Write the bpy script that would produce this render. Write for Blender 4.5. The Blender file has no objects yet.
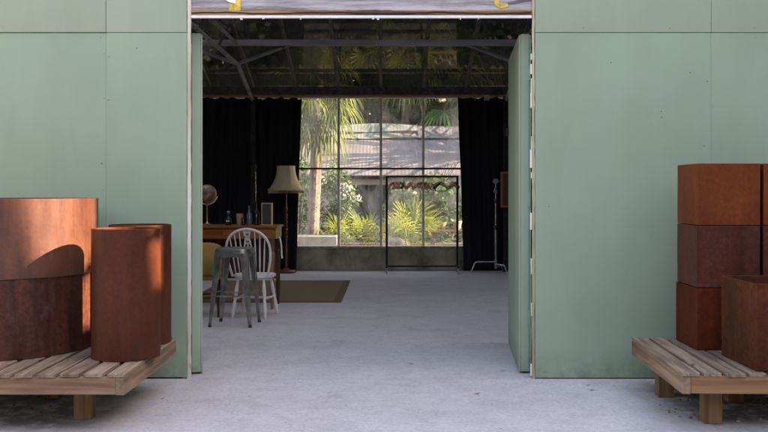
import bpy, bmesh, math, random
from mathutils import Vector, Matrix, noise as mnoise
R = math.radians
random.seed(7)
S = bpy.context.scene
C = S.collection

# ------------------------------------------------------------------ camera, sky, sun, exposure
cam = bpy.data.objects.new('camera', bpy.data.cameras.new('camera'))
C.objects.link(cam); S.camera = cam
cam.location = (0, 0, 1.3); cam.rotation_euler = (R(90), 0, 0)
cam.data.sensor_width = 36; cam.data.lens = 36*896/768
cam.data.shift_x = -4/768; cam.data.shift_y = -24/768
cam.data.clip_end = 600
S.view_settings.view_transform = 'Standard'; S.view_settings.look = 'None'
S.view_settings.gamma = 1; S.view_settings.exposure = 2.94
S.view_settings.use_white_balance = True; S.view_settings.white_balance_temperature = 9800; S.view_settings.white_balance_tint = 27
SUN_EL, SUN_AZ = 28.0, -5.0            # azimuth measured from +X towards +Y
w = bpy.data.worlds.new('World'); S.world = w; w.use_nodes = True
nt = w.node_tree
sky = nt.nodes.new('ShaderNodeTexSky'); sky.sky_type = 'NISHITA'; sky.sun_disc = False
sky.sun_elevation = R(SUN_EL); sky.sun_rotation = R(90-SUN_AZ)
nt.links.new(sky.outputs[0], nt.nodes['Background'].inputs[0])
nt.nodes['Background'].inputs[1].default_value = 0.15
sl = bpy.data.lights.new('sun', 'SUN'); sl.energy = 3.1; sl.angle = R(0.5); sl.color = (1, .95, .88)
so = bpy.data.objects.new('sun', sl); C.objects.link(so)
sd = Vector((math.cos(R(SUN_EL))*math.cos(R(SUN_AZ)), math.cos(R(SUN_EL))*math.sin(R(SUN_AZ)), math.sin(R(SUN_EL))))
so.rotation_euler = sd.to_track_quat('Z', 'Y').to_euler(); so.location = (20, -2, 14)

# ------------------------------------------------------------------ helpers
def link(o, parent=None):
    C.objects.link(o)
    if parent: o.parent = parent
    return o
def obj(name, bm, m, parent=None, smooth=False, bevel=0, recalc=True):
    if recalc: bmesh.ops.recalc_face_normals(bm, faces=bm.faces)
    me = bpy.data.meshes.new(name); bm.to_mesh(me); bm.free()
    me.materials.append(m)
    if smooth:
        for p in me.polygons: p.use_smooth = True
        me.set_sharp_from_angle(angle=R(40))
    o = link(bpy.data.objects.new(name, me), parent)
    if bevel:
        b = o.modifiers.new('bevel', 'BEVEL'); b.width = bevel; b.segments = 2; b.limit_method = 'ANGLE'
    return o
def tag(o, label=None, cat=None, group=None, kind=None):
    if label: o['label'] = label
    if cat: o['category'] = cat
    if group: o['group'] = group
    if kind: o['kind'] = kind
    return o
def thing(name, label, cat, loc=(0, 0, 0), rz=0, group=None):
    o = link(bpy.data.objects.new(name, None)); o.location = loc; o.rotation_euler = (0, 0, rz)
    o.empty_display_size = .1
    return tag(o, label, cat, group)
def children(o): return [c for c in bpy.data.objects if c.parent == o]
def dup(root, loc, rz, label, parent=None):
    r = root.copy(); C.objects.link(r); r.location = loc; r.rotation_euler = (0, 0, rz)
    if label: r['label'] = label
    for ch in children(root):
        c = ch.copy(); C.objects.link(c); c.parent = r
        for g in children(ch):
            d = g.copy(); C.objects.link(d); d.parent = c
    return r
def bx(bm, x0, x1, y0, y1, z0, z1, M=None):
    v = [bm.verts.new((x, y, z)) for x in (x0, x1) for y in (y0, y1) for z in (z0, z1)]
    if M:
        for q in v: q.co = M @ q.co
    for f in ((0,1,3,2), (4,6,7,5), (0,4,5,1), (2,3,7,6), (0,2,6,4), (1,5,7,3)):
        bm.faces.new([v[i] for i in f])
    return v
def tube(bm, pts, r, n=8, cap=True):
    pts = [Vector(p) for p in pts]
    rs = r if isinstance(r, (list, tuple)) else [r]*len(pts)
    rings = []; prev = None
    for i, p in enumerate(pts):
        t = (pts[min(i+1, len(pts)-1)] - pts[max(i-1, 0)]).normalized()
        if prev is None:
            a = t.cross(Vector((0, 0, 1)))
            if a.length < .1: a = t.cross(Vector((0, 1, 0)))
            a.normalize()
        else:
            a = (prev - t*prev.dot(t)).normalized()
        prev = a; b = t.cross(a)
        rings.append([bm.verts.new(p + (a*math.cos(2*math.pi*k/n) + b*math.sin(2*math.pi*k/n))*rs[i]) for k in range(n)])
    for i in range(len(rings)-1):
        for k in range(n):
            bm.faces.new((rings[i][k], rings[i][(k+1)%n], rings[i+1][(k+1)%n], rings[i+1][k]))
    if cap:
        bm.faces.new(rings[0][::-1]); bm.faces.new(rings[-1])
def lathe(bm, prof, n=32, c=(0, 0, 0), closed=False):
    rings = []
    for (r, z) in prof:
        rings.append([bm.verts.new((c[0]+max(r, 1e-4)*math.cos(2*math.pi*k/n), c[1]+max(r, 1e-4)*math.sin(2*math.pi*k/n), c[2]+z)) for k in range(n)])
    m = len(rings)
    for i in range(m if closed else m-1):
        a, b = rings[i], rings[(i+1)%m]
        for k in range(n): bm.faces.new((a[k], a[(k+1)%n], b[(k+1)%n], b[k]))
    if not closed:
        if prof[0][0] > 1e-3: bm.faces.new(rings[0][::-1])
        if prof[-1][0] > 1e-3: bm.faces.new(rings[-1])
def B(): return bmesh.new()

# ------------------------------------------------------------------ materials
class N:
    def __init__(s, name):
        s.m = bpy.data.materials.new(name); s.m.use_nodes = True; s.t = s.m.node_tree
        s.b = s.t.nodes['Principled BSDF']; s.out = s.t.nodes['Material Output']
        s.tc = s.t.nodes.new('ShaderNodeTexCoord')
    def n(s, typ, **kw):
        q = s.t.nodes.new('ShaderNode'+typ)
        for k, v in kw.items():
            if k in q.inputs: q.inputs[k].default_value = v
            else: setattr(q, k, v)
        return q
    def l(s, a, b): s.t.links.new(a, b)
    def noise(s, scale=5, detail=6, rough=.6, stretch=None, dist=0):
        q = s.n('TexNoise'); q.inputs['Scale'].default_value = scale; q.inputs['Detail'].default_value = detail
        q.inputs['Roughness'].default_value = rough; q.inputs['Distortion'].default_value = dist
        mp = s.n('Mapping'); mp.inputs['Scale'].default_value = stretch or (1, 1, 1)
        oi = s.n('ObjectInfo'); ad = s.n('VectorMath', operation='MULTIPLY_ADD')
        s.l(s.tc.outputs['Object'], ad.inputs[0]); ad.inputs[1].default_value = (1, 1, 1)
        sc = s.n('VectorMath', operation='SCALE'); s.l(oi.outputs['Random'], sc.inputs[0]); sc.inputs['Scale'].default_value = 17
        s.l(sc.outputs[0], ad.inputs[2]); s.l(ad.outputs[0], mp.inputs[0]); s.l(mp.outputs[0], q.inputs['Vector'])
        return q.outputs[0]
    def ramp(s, fac, stops):
        q = s.n('ValToRGB'); e = q.color_ramp.elements
        while len(e) < len(stops): e.new(.5)
        for i, (p, c) in enumerate(stops):
            e[i].position = p; e[i].color = (*(c if isinstance(c, (tuple, list)) else (c, c, c)), 1)
        s.l(fac, q.inputs[0]); return q.outputs[0]
    def mix(s, f, a, b, mode='MIX'):
        q = s.n('Mix'); q.data_type = 'RGBA'; q.blend_type = mode
        for v, i in ((f, 0), (a, 6), (b, 7)):
            if hasattr(v, 'links'): s.l(v, q.inputs[i])
            elif i == 0: q.inputs[0].default_value = v
            else: q.inputs[i].default_value = (*v, 1)
        return q.outputs[2]
    def fin(s, col, rough=.7, bump=None, bs=.3, bd=.01, metal=0, spec=.4):
        if hasattr(col, 'links'): s.l(col, s.b.inputs['Base Color'])
        else: s.b.inputs['Base Color'].default_value = (*col, 1)
        if hasattr(rough, 'links'): s.l(rough, s.b.inputs['Roughness'])
        else: s.b.inputs['Roughness'].default_value = rough
        s.b.inputs['Metallic'].default_value = metal
        s.b.inputs['Specular IOR Level'].default_value = spec
        if bump is not None:
            q = s.n('Bump'); q.inputs['Strength'].default_value = bs; q.inputs['Distance'].default_value = bd
            s.l(bump, q.inputs['Height']); s.l(q.outputs[0], s.b.inputs['Normal'])
        return s.m
def simple(name, c, rough=.6, metal=0, var=.25, scale=8, spec=.4, bs=.15):
    a = N(name); n1 = a.noise(scale, 5)
    lo = tuple(x*(1-var) for x in c); hi = tuple(min(1, x*(1+var)) for x in c)
    return a.fin(a.ramp(n1, [(.3, lo), (.7, hi)]), rough, a.noise(scale*8, 3), bs, .003, metal, spec)

def m_paint(name, c, chip=True):
    a = N(name)
    big = a.noise(1.1, 3, .5); streak = a.noise(6, 5, .6, (1, 1, .12))
    col = a.ramp(big, [(.3, tuple(x*.9 for x in c)), (.7, tuple(x*1.08 for x in c))])
    col = a.mix(.35, col, a.ramp(streak, [(.3, tuple(x*.90 for x in c)), (.7, tuple(x*1.07 for x in c))]))
    # patchy roller coat: two slightly different coats
    coat = a.ramp(a.noise(2.3, 2, .4, (1, 1, .5), .6), [(.50, 0), (.53, 1)])
    f = a.n('Math', operation='MULTIPLY'); a.l(coat, f.inputs[0]); f.inputs[1].default_value = .16
    col = a.mix(f.outputs[0], col, (c[0]*1.15, c[1]*1.12, c[2]*1.18))
    # specks, knocks
    sp = a.ramp(a.noise(26, 2, .5), [(.785, 0), (.82, .7)])
    col = a.mix(sp, col, (c[0]*.45, c[1]*.45, c[2]*.42))
    # splash dirt near the ground (object origin at ground)
    sx = a.n('SeparateXYZ'); a.l(a.tc.outputs['Object'], sx.inputs[0])
    mr = a.n('MapRange'); mr.inputs[1].default_value = 0; mr.inputs[2].default_value = .22; mr.inputs[3].default_value = .75; mr.inputs[4].default_value = 0
    a.l(sx.outputs[2], mr.inputs[0])
    mu = a.n('Math', operation='MULTIPLY'); a.l(mr.outputs[0], mu.inputs[0]); a.l(a.ramp(a.noise(9, 6, .7), [(.35, 0), (.7, 1)]), mu.inputs[1])
    col = a.mix(mu.outputs[0], col, (.10, .12, .09))
    return a.fin(col, a.ramp(streak, [(.3, .5), (.7, .68)]), a.noise(90, 3, .6, (1, 1, .5)), .22, .002, 0, .35)
GREEN = (.243, .345, .243)
M_green = m_paint('sage_green_paint', GREEN)
M_green2 = m_paint('sage_green_upper_paint', (.258, .333, .240))
M_doorgreen = m_paint('door_green_paint', (.295, .405, .292))

def m_wood(name, c1, c2, axis, grain=26, rough=.8, stain=.4, dark=(.05, .035, .025)):
    a = N(name); st = [1, 1, 1]; st[axis] = .06
    g = a.noise(grain, 6, .65, tuple(st), .3); b = a.noise(3, 3, .5, tuple(.35 if i == axis else 1 for i in range(3)))
    col = a.ramp(g, [(.38, c1), (.62, c2)])
    gm = a.n('NewGeometry'); 
    hv = a.ramp(gm.outputs['Random Per Island'], [(0, .72), (1, 1.2)])
    col = a.mix(1, col, hv, 'MULTIPLY')
    f = a.ramp(b, [(.48, 0), (.7, stain)])
    col = a.mix(f, col, dark)
    kn = a.ramp(a.noise(9, 1, .4, tuple(.5 if i == axis else 1 for i in range(3))), [(.73, 0), (.77, .8)])
    col = a.mix(kn, col, dark)
    return a.fin(col, rough, g, .5, .003, 0, .25)
M_deck = m_wood('weathered_deck_timber', (.15, .10, .066), (.35, .245, .172), 1, 30, .85, .6, (.07, .05, .04))
M_fascia_x = m_wood('pallet_board_timber', (.17, .092, .055), (.33, .20, .125), 0, 22, .8, .5, (.07, .035, .02))
M_fascia_y = m_wood('pallet_side_timber', (.17, .10, .063), (.34, .22, .14), 1, 22, .8, .5, (.07, .045, .03))
M_fascia_o = m_wood('fresh_board_timber', (.21, .095, .045), (.34, .175, .085), 0, 20, .75, .35, (.11, .045, .02))
M_leg = m_wood('pallet_leg_timber', (.16, .085, .04), (.29, .165, .08), 2, 20, .8, .4, (.08, .04, .02))

def m_rust(name, c1, c2, c3, mottle=.4, rough=(.5, .72), spec=.16, streakf=.5, k_=(.45, .285, .21), fine=.3):
    c1, c2, c3 = [tuple(p*q for p, q in zip(c, k_)) for c in (c1, c2, c3)]
    a = N(name)
    b = a.noise(1.8, 8, .62, None, .4); st = a.noise(11, 6, .65, (1, 1, .09)); sp = a.noise(38, 5, .7); sm = a.noise(7, 6, .7, (1, 1, .6))
    col = a.ramp(b, [(.34, c1), (.5, c2), (.66, c3)])
    col = a.mix(streakf, col, a.ramp(st, [(.36, tuple(x*.45 for x in c2)), (.5, c2), (.64, tuple(x*1.7 for x in c2))]))
    f = a.ramp(sm, [(.55, 0), (.68, mottle)])
    col = a.mix(f, col, (c2[0]*1.1+.015, c2[1]*1.3+.012, c2[2]*1.6+.014))
    col = a.mix(.6, col, a.ramp(sp, [(.36, 1-fine), (.64, 1+fine)]), 'MULTIPLY')
    # bare scratches
    sc = a.ramp(a.noise(3.2, 2, .5, (1, 1, 9), 1.5), [(.79, 0), (.80, .5)])
    col = a.mix(sc, col, (.38, .25, .2))
    return a.fin(col, a.ramp(a.mix(.5, st, sm), [(.38, rough[0]), (.62, rough[1])]), sp, .3, .002, .0, spec)
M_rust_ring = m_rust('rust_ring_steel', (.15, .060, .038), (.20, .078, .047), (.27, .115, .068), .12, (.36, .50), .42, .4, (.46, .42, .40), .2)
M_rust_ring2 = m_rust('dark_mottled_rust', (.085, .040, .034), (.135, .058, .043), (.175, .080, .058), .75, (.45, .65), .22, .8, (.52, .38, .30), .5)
M_rust_tube = m_rust('rust_tube_steel', (.115, .047, .030), (.155, .060, .037), (.195, .080, .048), .12, (.42, .6), .18, .22, (.50, .33, .215), .26)
M_rust_orange = m_rust('orange_rust_steel', (.19, .058, .025), (.29, .086, .030), (.36, .125, .038), .2, (.45, .62), .16, .3, (.47, .30, .20), .28)
M_rust_purple = m_rust('plum_rust_steel', (.105, .042, .034), (.15, .055, .043), (.185, .080, .06), .98, (.45, .62), .16, .3, (.50, .32, .24), .4)
M_rust_brown = m_rust('brown_rust_steel', (.12, .038, .022), (.175, .052, .028), (.22, .075, .035), .1, (.5, .7), .08, .35)
M_rust_dark = m_rust('streaked_brown_rust', (.13, .055, .030), (.18, .075, .040), (.27, .105, .05), .3, (.5, .7), .12, .42, fine=.45)

def m_concrete():
    a = N('pale_concrete')
    b = a.noise(.55, 6, .6, None, .5); m2 = a.noise(3.5, 8, .7); f = a.noise(70, 4, .75)
    col = a.ramp(b, [(.3, (.465, .45, .445)), (.7, (.58, .56, .55))])
    col = a.mix(.36, col, a.ramp(m2, [(.28, (.33, .31, .32)), (.5, (.50, .485, .49)), (.75, (.62, .60, .61))]))
    # trowel streaks along X
    s = a.noise(2.2, 6, .7, (.25, 2.2, 1))
    col = a.mix(.14, col, a.ramp(s, [(.35, .70), (.65, 1.14)]), 'MULTIPLY')
    wr = a.noise(11, 7, .75); col = a.mix(.32, col, a.ramp(wr, [(.36, .74), (.5, 1.0), (.64, 1.13)]), 'MULTIPLY'); w2 = a.noise(42, 6, .8); col = a.mix(.7, col, a.ramp(w2, [(.36, .78), (.5, 1.0), (.64, 1.15)]), 'MULTIPLY')
    sx = a.n('SeparateXYZ'); a.l(a.tc.outputs['Object'], sx.inputs[0])
    def bump1(sock, c, w):      # soft bump 1 at c, 0 beyond w
        q = a.n('Math', operation='SUBTRACT'); a.l(sock, q.inputs[0]); q.inputs[1].default_value = c
        q2 = a.n('Math', operation='ABSOLUTE'); a.l(q.outputs[0], q2.inputs[0])
        q3 = a.n('MapRange'); q3.interpolation_type = 'SMOOTHSTEP'; a.l(q2.outputs[0], q3.inputs[0]); q3.inputs[1].default_value = w*.62; q3.inputs[2].default_value = w; q3.inputs[3].default_value = 1; q3.inputs[4].default_value = 0
        return q3.outputs[0]
    def mul(p, q, k=1):
        m_ = a.n('Math', operation='MULTIPLY'); a.l(p, m_.inputs[0]); a.l(q, m_.inputs[1]); m2_ = a.n('Math', operation='MULTIPLY'); a.l(m_.outputs[0], m2_.inputs[0]); m2_.inputs[1].default_value = k; return m2_.outputs[0]
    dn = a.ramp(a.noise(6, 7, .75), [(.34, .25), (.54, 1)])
    # soil washed out under the right pallet, shade painted in under the left, and the dirty line along the foot of the wall
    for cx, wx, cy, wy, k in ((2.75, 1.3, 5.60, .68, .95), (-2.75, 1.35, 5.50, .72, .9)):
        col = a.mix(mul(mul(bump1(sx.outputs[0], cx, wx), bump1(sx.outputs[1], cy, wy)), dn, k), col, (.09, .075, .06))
    col = a.mix(mul(bump1(sx.outputs[1], 6.24, .05), dn, .07), col, (.14, .125, .10))
    col = a.mix(.5, col, a.ramp(f, [(.25, .72), (.75, 1.25)]), 'MULTIPLY')
    # pits and stains
    pit = a.ramp(a.noise(24, 2, .5), [(.735, 0), (.775, .8)]); col = a.mix(pit, col, (.12, .10, .09))
    bs = a.ramp(a.noise(1.7, 5, .65, None, .8), [(.58, 0), (.78, .4)]); col = a.mix(bs, col, (.24, .215, .195))
    ys = a.ramp(a.noise(2.7, 3, .5), [(.68, 0), (.76, .22)]); col = a.mix(ys, col, (.45, .40, .22))
    # hairline cracks
    v = a.n('TexVoronoi'); v.feature = 'DISTANCE_TO_EDGE'; v.inputs['Scale'].default_value = .42
    wv = a.n('VectorMath', operation='ADD'); wn = a.n('TexNoise'); wn.inputs['Scale'].default_value = 2.5; wn.inputs['Detail'].default_value = 6
    a.l(a.tc.outputs['Object'], wn.inputs['Vector']); a.l(a.tc.outputs['Object'], wv.inputs[0]); a.l(wn.outputs[1], wv.inputs[1]); a.l(wv.outputs[0], v.inputs['Vector'])
    cr = a.ramp(v.outputs[0], [(0, .22), (.0025, 0)]); col = a.mix(cr, col, (.17, .15, .14))
    h = a.mix(.5, f, m2)
    return a.fin(col, a.ramp(m2, [(.3, .7), (.7, .92)]), h, .55, .006, 0, .3)
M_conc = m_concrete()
M_soil = simple('dark_soil', (.07, .055, .04), .95, 0, .5, 6)
def m_lowwall():
    a = N('stained_render'); st = a.noise(5, 6, .7, (1, 1, .35))
    col = a.ramp(a.noise(2.2, 6, .65), [(.34, (.16, .14, .10)), (.5, (.34, .29, .21)), (.66, (.46, .41, .31))])
    col = a.mix(a.ramp(st, [(.5, 0), (.75, .75)]), col, (.06, .065, .035))
    return a.fin(col, .9, a.noise(18, 6), .6, .01)
M_lowwall = m_lowwall()
def m_white_lintel():
    a = N('whitewashed_beam')
    g = a.noise(16, 6, .75, (.06, 1, 1)); d = a.noise(9, 6, .7, (.5, 1, 1))
    col = a.ramp(g, [(.38, (.17, .155, .15)), (.58, (.46, .44, .45))])
    col = a.mix(a.ramp(d, [(.56, 0), (.72, .8)]), col, (.24, .19, .17))
    v = a.ramp(a.noise(9, 3, .6, (1, 1, .1)), [(.66, 0), (.74, .6)]); col = a.mix(v, col, (.22, .19, .19))
    return a.fin(col, .75, g, .4, .004)
M_lintel = m_white_lintel()
M_brown = m_wood('brown_lath', (.20, .085, .035), (.50, .29, .14), 0, 14, .8, .8, (.04, .022, .014))
M_creamedge = m_wood('cream_raw_edge', (.50, .46, .36), (.78, .74, .64), 2, 14, .8, .5, (.36, .27, .15))
M_tanedge = m_wood('tan_raw_edge', (.38, .28, .16), (.66, .54, .36), 2, 14, .8, .5, (.2, .12, .06))
M_yellow = simple('yellow_marking_paint', (.62, .42, .08), .7, 0, .45, 30)
M_whitep = simple('white_paint', (.74, .72, .68), .55, 0, .1, 12)
M_paper = simple('white_paper', (.8, .79, .76), .8, 0, .05)
M_steel = simple('dark_frame_steel', (.045, .043, .042), .6, .3, .5, 12)
M_timberdark = m_wood('dusty_roof_timber', (.060, .050, .042), (.13, .108, .09), 1, 14, .85, .4, (.03, .024, .02))
M_beam = m_wood('dusty_grey_beam', (.28, .275, .28), (.50, .49, .49), 0, 10, .85, .4, (.04, .035, .03))
M_rafter = m_wood('rafter_timber', (.13, .11, .095), (.26, .225, .20), 1, 14, .85, .4, (.06, .05, .04))
M_mullion = simple('pale_glazing_bar', (.74, .68, .61), .7, 0, .3, 10)
M_transom = simple('dark_glazing_bar', (.05, .05, .05), .6, 0, .3)
M_black = simple('matt_black_metal', (.012, .016, .02), .45, .4, .3)
M_iron = simple('gunmetal', (.34, .32, .29), .38, .85, .45, 9)
M_chrome = simple('worn_chrome', (.42, .42, .42), .28, .9, .25, 20)
M_rubber = simple('black_rubber', (.02, .02, .02), .7)
M_caster = simple('grey_caster', (.30, .30, .30), .5)
M_chair = simple('chalky_white_paint', (.72, .66, .64), .6, 0, .12, 14)
M_mustard = simple('mustard_velvet', (.36, .20, .055), .85, 0, .25, 6)
M_dkwood = m_wood('dark_polished_wood', (.035, .017, .01), (.085, .04, .02), 2, 16, .4, .3, (.02, .01, .006))
M_legwood = m_wood('mid_brown_wood', (.16, .085, .04), (.30, .17, .085), 2, 16, .5, .3, (.08, .04, .02))
M_desk = m_wood('orange_varnished_wood', (.18, .055, .016), (.34, .12, .035), 0, 12, .32, .4, (.12, .04, .015))
M_brass = simple('dull_brass', (.45, .30, .12), .4, .8, .2)
M_hanger = m_wood('hanger_wood', (.46, .24, .11), (.68, .42, .22), 0, 10, .4, .2)
M_hook = simple('hanger_hook_steel', (.4, .4, .4), .35, .9)
M_glassdark = simple('dark_bottle_glass', (.02, .012, .018), .12, 0, .3, 8, .6)
M_tan = simple('tan_stoneware', (.30, .23, .15), .7)
M_blackpaint = simple('black_glaze', (.012, .013, .017), .25)

def m_curtain():
    a = N('black_curtain_cloth'); return a.fin(a.ramp(a.noise(3, 4, .6, (1, 1, .2)), [(.3, (.013, .013, .015)), (.7, (.026, .026, .030))]), .95, a.noise(300, 2), .2, .001, 0, .1)
M_curtain = m_curtain()
def m_shade():
    a = N('cream_lampshade_cloth')
    q = a.ramp(a.noise(10, 3, .5, (1, 1, .15)), [(.3, (.62, .54, .34)), (.7, (.78, .70, .48))])
    a.fin(q, .85, a.noise(120, 2), .2, .001, 0, .1)
    tr = a.n('BsdfTranslucent'); a.l(q, tr.inputs[0]); mx = a.n('MixShader'); mx.inputs[0].default_value = .25
    a.l(a.b.outputs[0], mx.inputs[1]); a.l(tr.outputs[0], mx.inputs[2]); a.l(mx.outputs[0], a.out.inputs[0]); return a.m
M_shade = m_shade()
def m_rug(name, c, c2):
    a = N(name); wv = a.n('TexWave'); wv.inputs['Scale'].default_value = 30; wv.inputs['Distortion'].default_value = 1
    a.l(a.tc.outputs['Object'], wv.inputs['Vector'])
    return a.fin(a.mix(wv.outputs[0], c, c2), .95, wv.outputs[1], .5, .004, 0, .1)
M_rug = m_rug('brown_sisal', (.19, .135, .085), (.27, .20, .13))
M_rugb = m_rug('dark_rug_binding', (.14, .10, .065), (.20, .145, .095))
def m_globe():
    a = N('antique_globe_paper'); return a.fin(a.ramp(a.noise(9, 5, .55), [(.42, (.36, .25, .15)), (.5, (.20, .11, .06)), (.62, (.10, .055, .035))]), .4, None)
M_globe = m_globe()

def m_leaf(name, c1, c2, tr=.35, scale=2.5, rough=.5):
    a = N(name); gm = a.n('NewGeometry')
    q = a.mix(a.ramp(a.noise(scale, 3, .6), [(.35, 0), (.65, 1)]), c1, c2)
    q = a.mix(1, q, a.ramp(gm.outputs['Random Per Island'], [(0, .6), (1, 1.45)]), 'MULTIPLY')
    a.fin(q, rough, None, spec=.3)
    t = a.n('BsdfTranslucent'); a.l(a.mix(1, q, (1.25, 1.2, .6), 'MULTIPLY'), t.inputs[0])
    mx = a.n('MixShader'); mx.inputs[0].default_value = tr
    a.l(a.b.outputs[0], mx.inputs[1]); a.l(t.outputs[0], mx.inputs[2]); a.l(mx.outputs[0], a.out.inputs[0]); return a.m
M_leaf_dk = m_leaf('dark_evergreen_leaf', (.015, .035, .018), (.03, .065, .025), .25)
M_leaf_mid = m_leaf('mid_green_leaf', (.035, .085, .03), (.07, .14, .045))
M_palm = m_leaf('palm_leaf', (.06, .10, .025), (.125, .16, .045), .3)
M_fan = m_leaf('yellow_green_fan_leaf', (.19, .26, .06), (.32, .38, .11), .4)
M_flower = simple('white_petals', (.42, .46, .42), .7, 0, .1)
M_bark = m_wood('shaggy_palm_bark', (.13, .10, .085), (.30, .24, .20), 2, 14, .95, .6, (.09, .065, .05))
M_bark2 = m_wood('tree_bark', (.045, .035, .028), (.10, .08, .06), 2, 9, .95)
M_brick = None
def m_brick():
    a = N('brown_brick'); q = a.n('TexBrick'); mp = a.n('Mapping'); mp.inputs['Rotation'].default_value = (R(90), 0, R(90))
    a.l(a.tc.outputs['Object'], mp.inputs[0]); a.l(mp.outputs[0], q.inputs['Vector']); q.inputs['Scale'].default_value = 4
    q.inputs['Color1'].default_value = (.25, .14, .09, 1); q.inputs['Color2'].default_value = (.33, .2, .14, 1); q.inputs['Mortar'].default_value = (.3, .28, .25, 1)
    return a.fin(q.outputs[0], .9)
M_brick = m_brick()
def m_glass_dirty(name, amt_lo, amt_hi, tint=(.9, .93, .92), film=(.55, .57, .56), scale=1.6):
    a = N(name); t = a.t
    tr = a.n('BsdfTransparent'); tr.inputs[0].default_value = (*tint, 1)
    tl = a.n('BsdfTranslucent'); tl.inputs[0].default_value = (*film, 1)
    df = a.n('BsdfDiffuse'); df.inputs[0].default_value = (*film, 1)
    m0 = a.n('MixShader'); m0.inputs[0].default_value = .35; a.l(tl.outputs[0], m0.inputs[1]); a.l(df.outputs[0], m0.inputs[2])
    d = a.noise(scale, 7, .65, (1, 1, .6), .8); f = a.ramp(d, [(.40, amt_lo), (.66, amt_hi)])
    m1 = a.n('MixShader'); a.l(f, m1.inputs[0]); a.l(tr.outputs[0], m1.inputs[1]); a.l(m0.outputs[0], m1.inputs[2])
    gl = a.n('BsdfGlossy'); gl.inputs['Roughness'].default_value = .03
    fr = a.n('Fresnel'); fr.inputs[0].default_value = 1.3
    m2 = a.n('MixShader'); a.l(fr.outputs[0], m2.inputs[0]); a.l(m1.outputs[0], m2.inputs[1]); a.l(gl.outputs[0], m2.inputs[2])
    a.l(m2.outputs[0], a.out.inputs[0]); return a.m
M_pane = m_glass_dirty('dusty_window_glass', .05, .38, film=(.7, .71, .71))
M_pane_lo = m_glass_dirty('grimy_lower_glass', .05, .48, (.9, .93, .92), (.7, .73, .74), 1.8)
M_roofglass = m_glass_dirty('algae_roof_glass', .2, .85, (.085, .085, .072), (.008, .008, .007), 1.1)
M_roofclear = m_glass_dirty('clearer_roof_glass', .05, .3, (.50, .51, .49), (.3, .3, .28), 1.5)
def m_corr(name, c1, c2):
    a = N(name); col = a.ramp(a.noise(1.2, 6, .6), [(.3, c1), (.7, c2)])
    col = a.mix(a.ramp(a.noise(4, 6, .7, (1, .2, 1)), [(.5, 0), (.75, .6)]), col, tuple(x*.5 for x in c1))
    return a.fin(col, .7, a.noise(20, 4), .3, .01)
M_corr = m_corr('lichened_roof_sheet', (.105, .105, .11), (.185, .18, .185))
M_corr2 = m_corr('green_tinted_sheet', (.10, .125, .11), (.17, .195, .175))

# ------------------------------------------------------------------ ground
def sheet(name, x0, x1, y0, y1, z, m, kind='structure', n=1):
    bm = B(); v = [bm.verts.new(p) for p in ((x0, y0, z), (x1, y0, z), (x1, y1, z), (x0, y1, z))]; bm.faces.new(v)
    o = obj(name, bm, m, recalc=False); o['kind'] = kind; return o
sheet('ground', -200, 200, -200, 300, -.03, M_soil)
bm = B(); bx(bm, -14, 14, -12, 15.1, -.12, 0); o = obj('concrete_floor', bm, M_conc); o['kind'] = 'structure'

# ------------------------------------------------------------------ workshop building
YW = 6.23
W = thing('workshop_building', 'sage green board fronted workshop with wide open doorway and glazed rear wall', 'building', (0, YW, 0))
def part(name, bm, m, parent=W, label=None, off=True, **kw):
    if off: bmesh.ops.translate(bm, verts=bm.verts, vec=(0, -YW, 0))
    o = obj(name, bm, m, parent, **kw)
    if label: o['label'] = label
    return o
def psplit(name, bm, m, bevel=0):
    # one part per loose piece
    seen = set(); bm.verts.ensure_lookup_table()
    for v in list(bm.verts):
        if v in seen: continue
        st = [v]; comp = set([v])
        while st:
            q = st.pop()
            for e in q.link_edges:
                o = e.other_vert(q)
                if o not in comp: comp.add(o); st.append(o)
        seen |= comp; nb = bmesh.new(); mp = {q: nb.verts.new(q.co) for q in comp}
        for f in {f for q in comp for f in q.link_faces}: nb.faces.new([mp[q] for q in f.verts])
        part(name, nb, m, bevel=bevel)
    bm.free()
XL, XR = -1.398, 1.022
SEAM = 2.409
g = .0014
# lower boards, each 1.22 m wide; the upper row sits a touch proud
def board(x0, x1, z0, z1, dy, m, up=False):
    bm = B(); bx(bm, x0+g, x1-g, YW+dy, YW+dy+.018, z0, z1); part('wall_board', bm, m, bevel=.0015)
xs = [XL, XL-.563, XL-.563-1.22, XL-.563-2.44, XL-.563-3.66]
xs += [-6.3]
for i in range(len(xs)-1):
    board(xs[i+1], xs[i], .012, SEAM-g, (.0, .0025, .001, .003, 0)[i % 5], M_green)
    board(xs[i+1], xs[i], SEAM+.0012, 3.15, (-.003, -.0055, -.002, -.004, -.003)[i % 5], M_green2)
xs = [XR, XR+1.224, XR+2.444, XR+3.664, 6.05]
for i in range(len(xs)-1):
    board(xs[i], xs[i+1], .008, SEAM-g, (.001, .003, 0, .002)[i % 4], M_green)
    board(xs[i], xs[i+1], SEAM+.0012, 3.15, (-.003, -.001, -.004, -.002)[i % 4], M_green2)
bm = B(); bx(bm, XL+.001, XR-.001, YW, YW+.018, 2.86, 3.15); part('wall_board', bm, M_green2)
bm = B()
for z in (.0, 1.2, 2.385, 3.03):
    bx(bm, -6.25, XL-.05, YW+.0245, YW+.12, z, z+.05); bx(bm, XR+.05, 6.0, YW+.0245, YW+.12, z, z+.05)
for k in range(-10, 11):
    x = k*.6
    if XL-.1 < x < XR+.1: continue
    bx(bm, x-.02, x+.02, YW+.025, YW+.119, .046, 3.02)
psplit('wall_stud', bm, M_timberdark)
bm = B()
for x0, x1 in ((-6.25, XL-.01), (XR+.01, 6.0)): bx(bm, x0, x1, YW+.0185, YW+.0235, .02, 2.46)
for x in (XL-.563, XL-.563-1.22, XL-.563-2.44, XR+1.224, XR+2.444, XR+3.664): bx(bm, x-.004, x+.004, YW+.0038, YW+.0184, .02, SEAM-.01)
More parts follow.
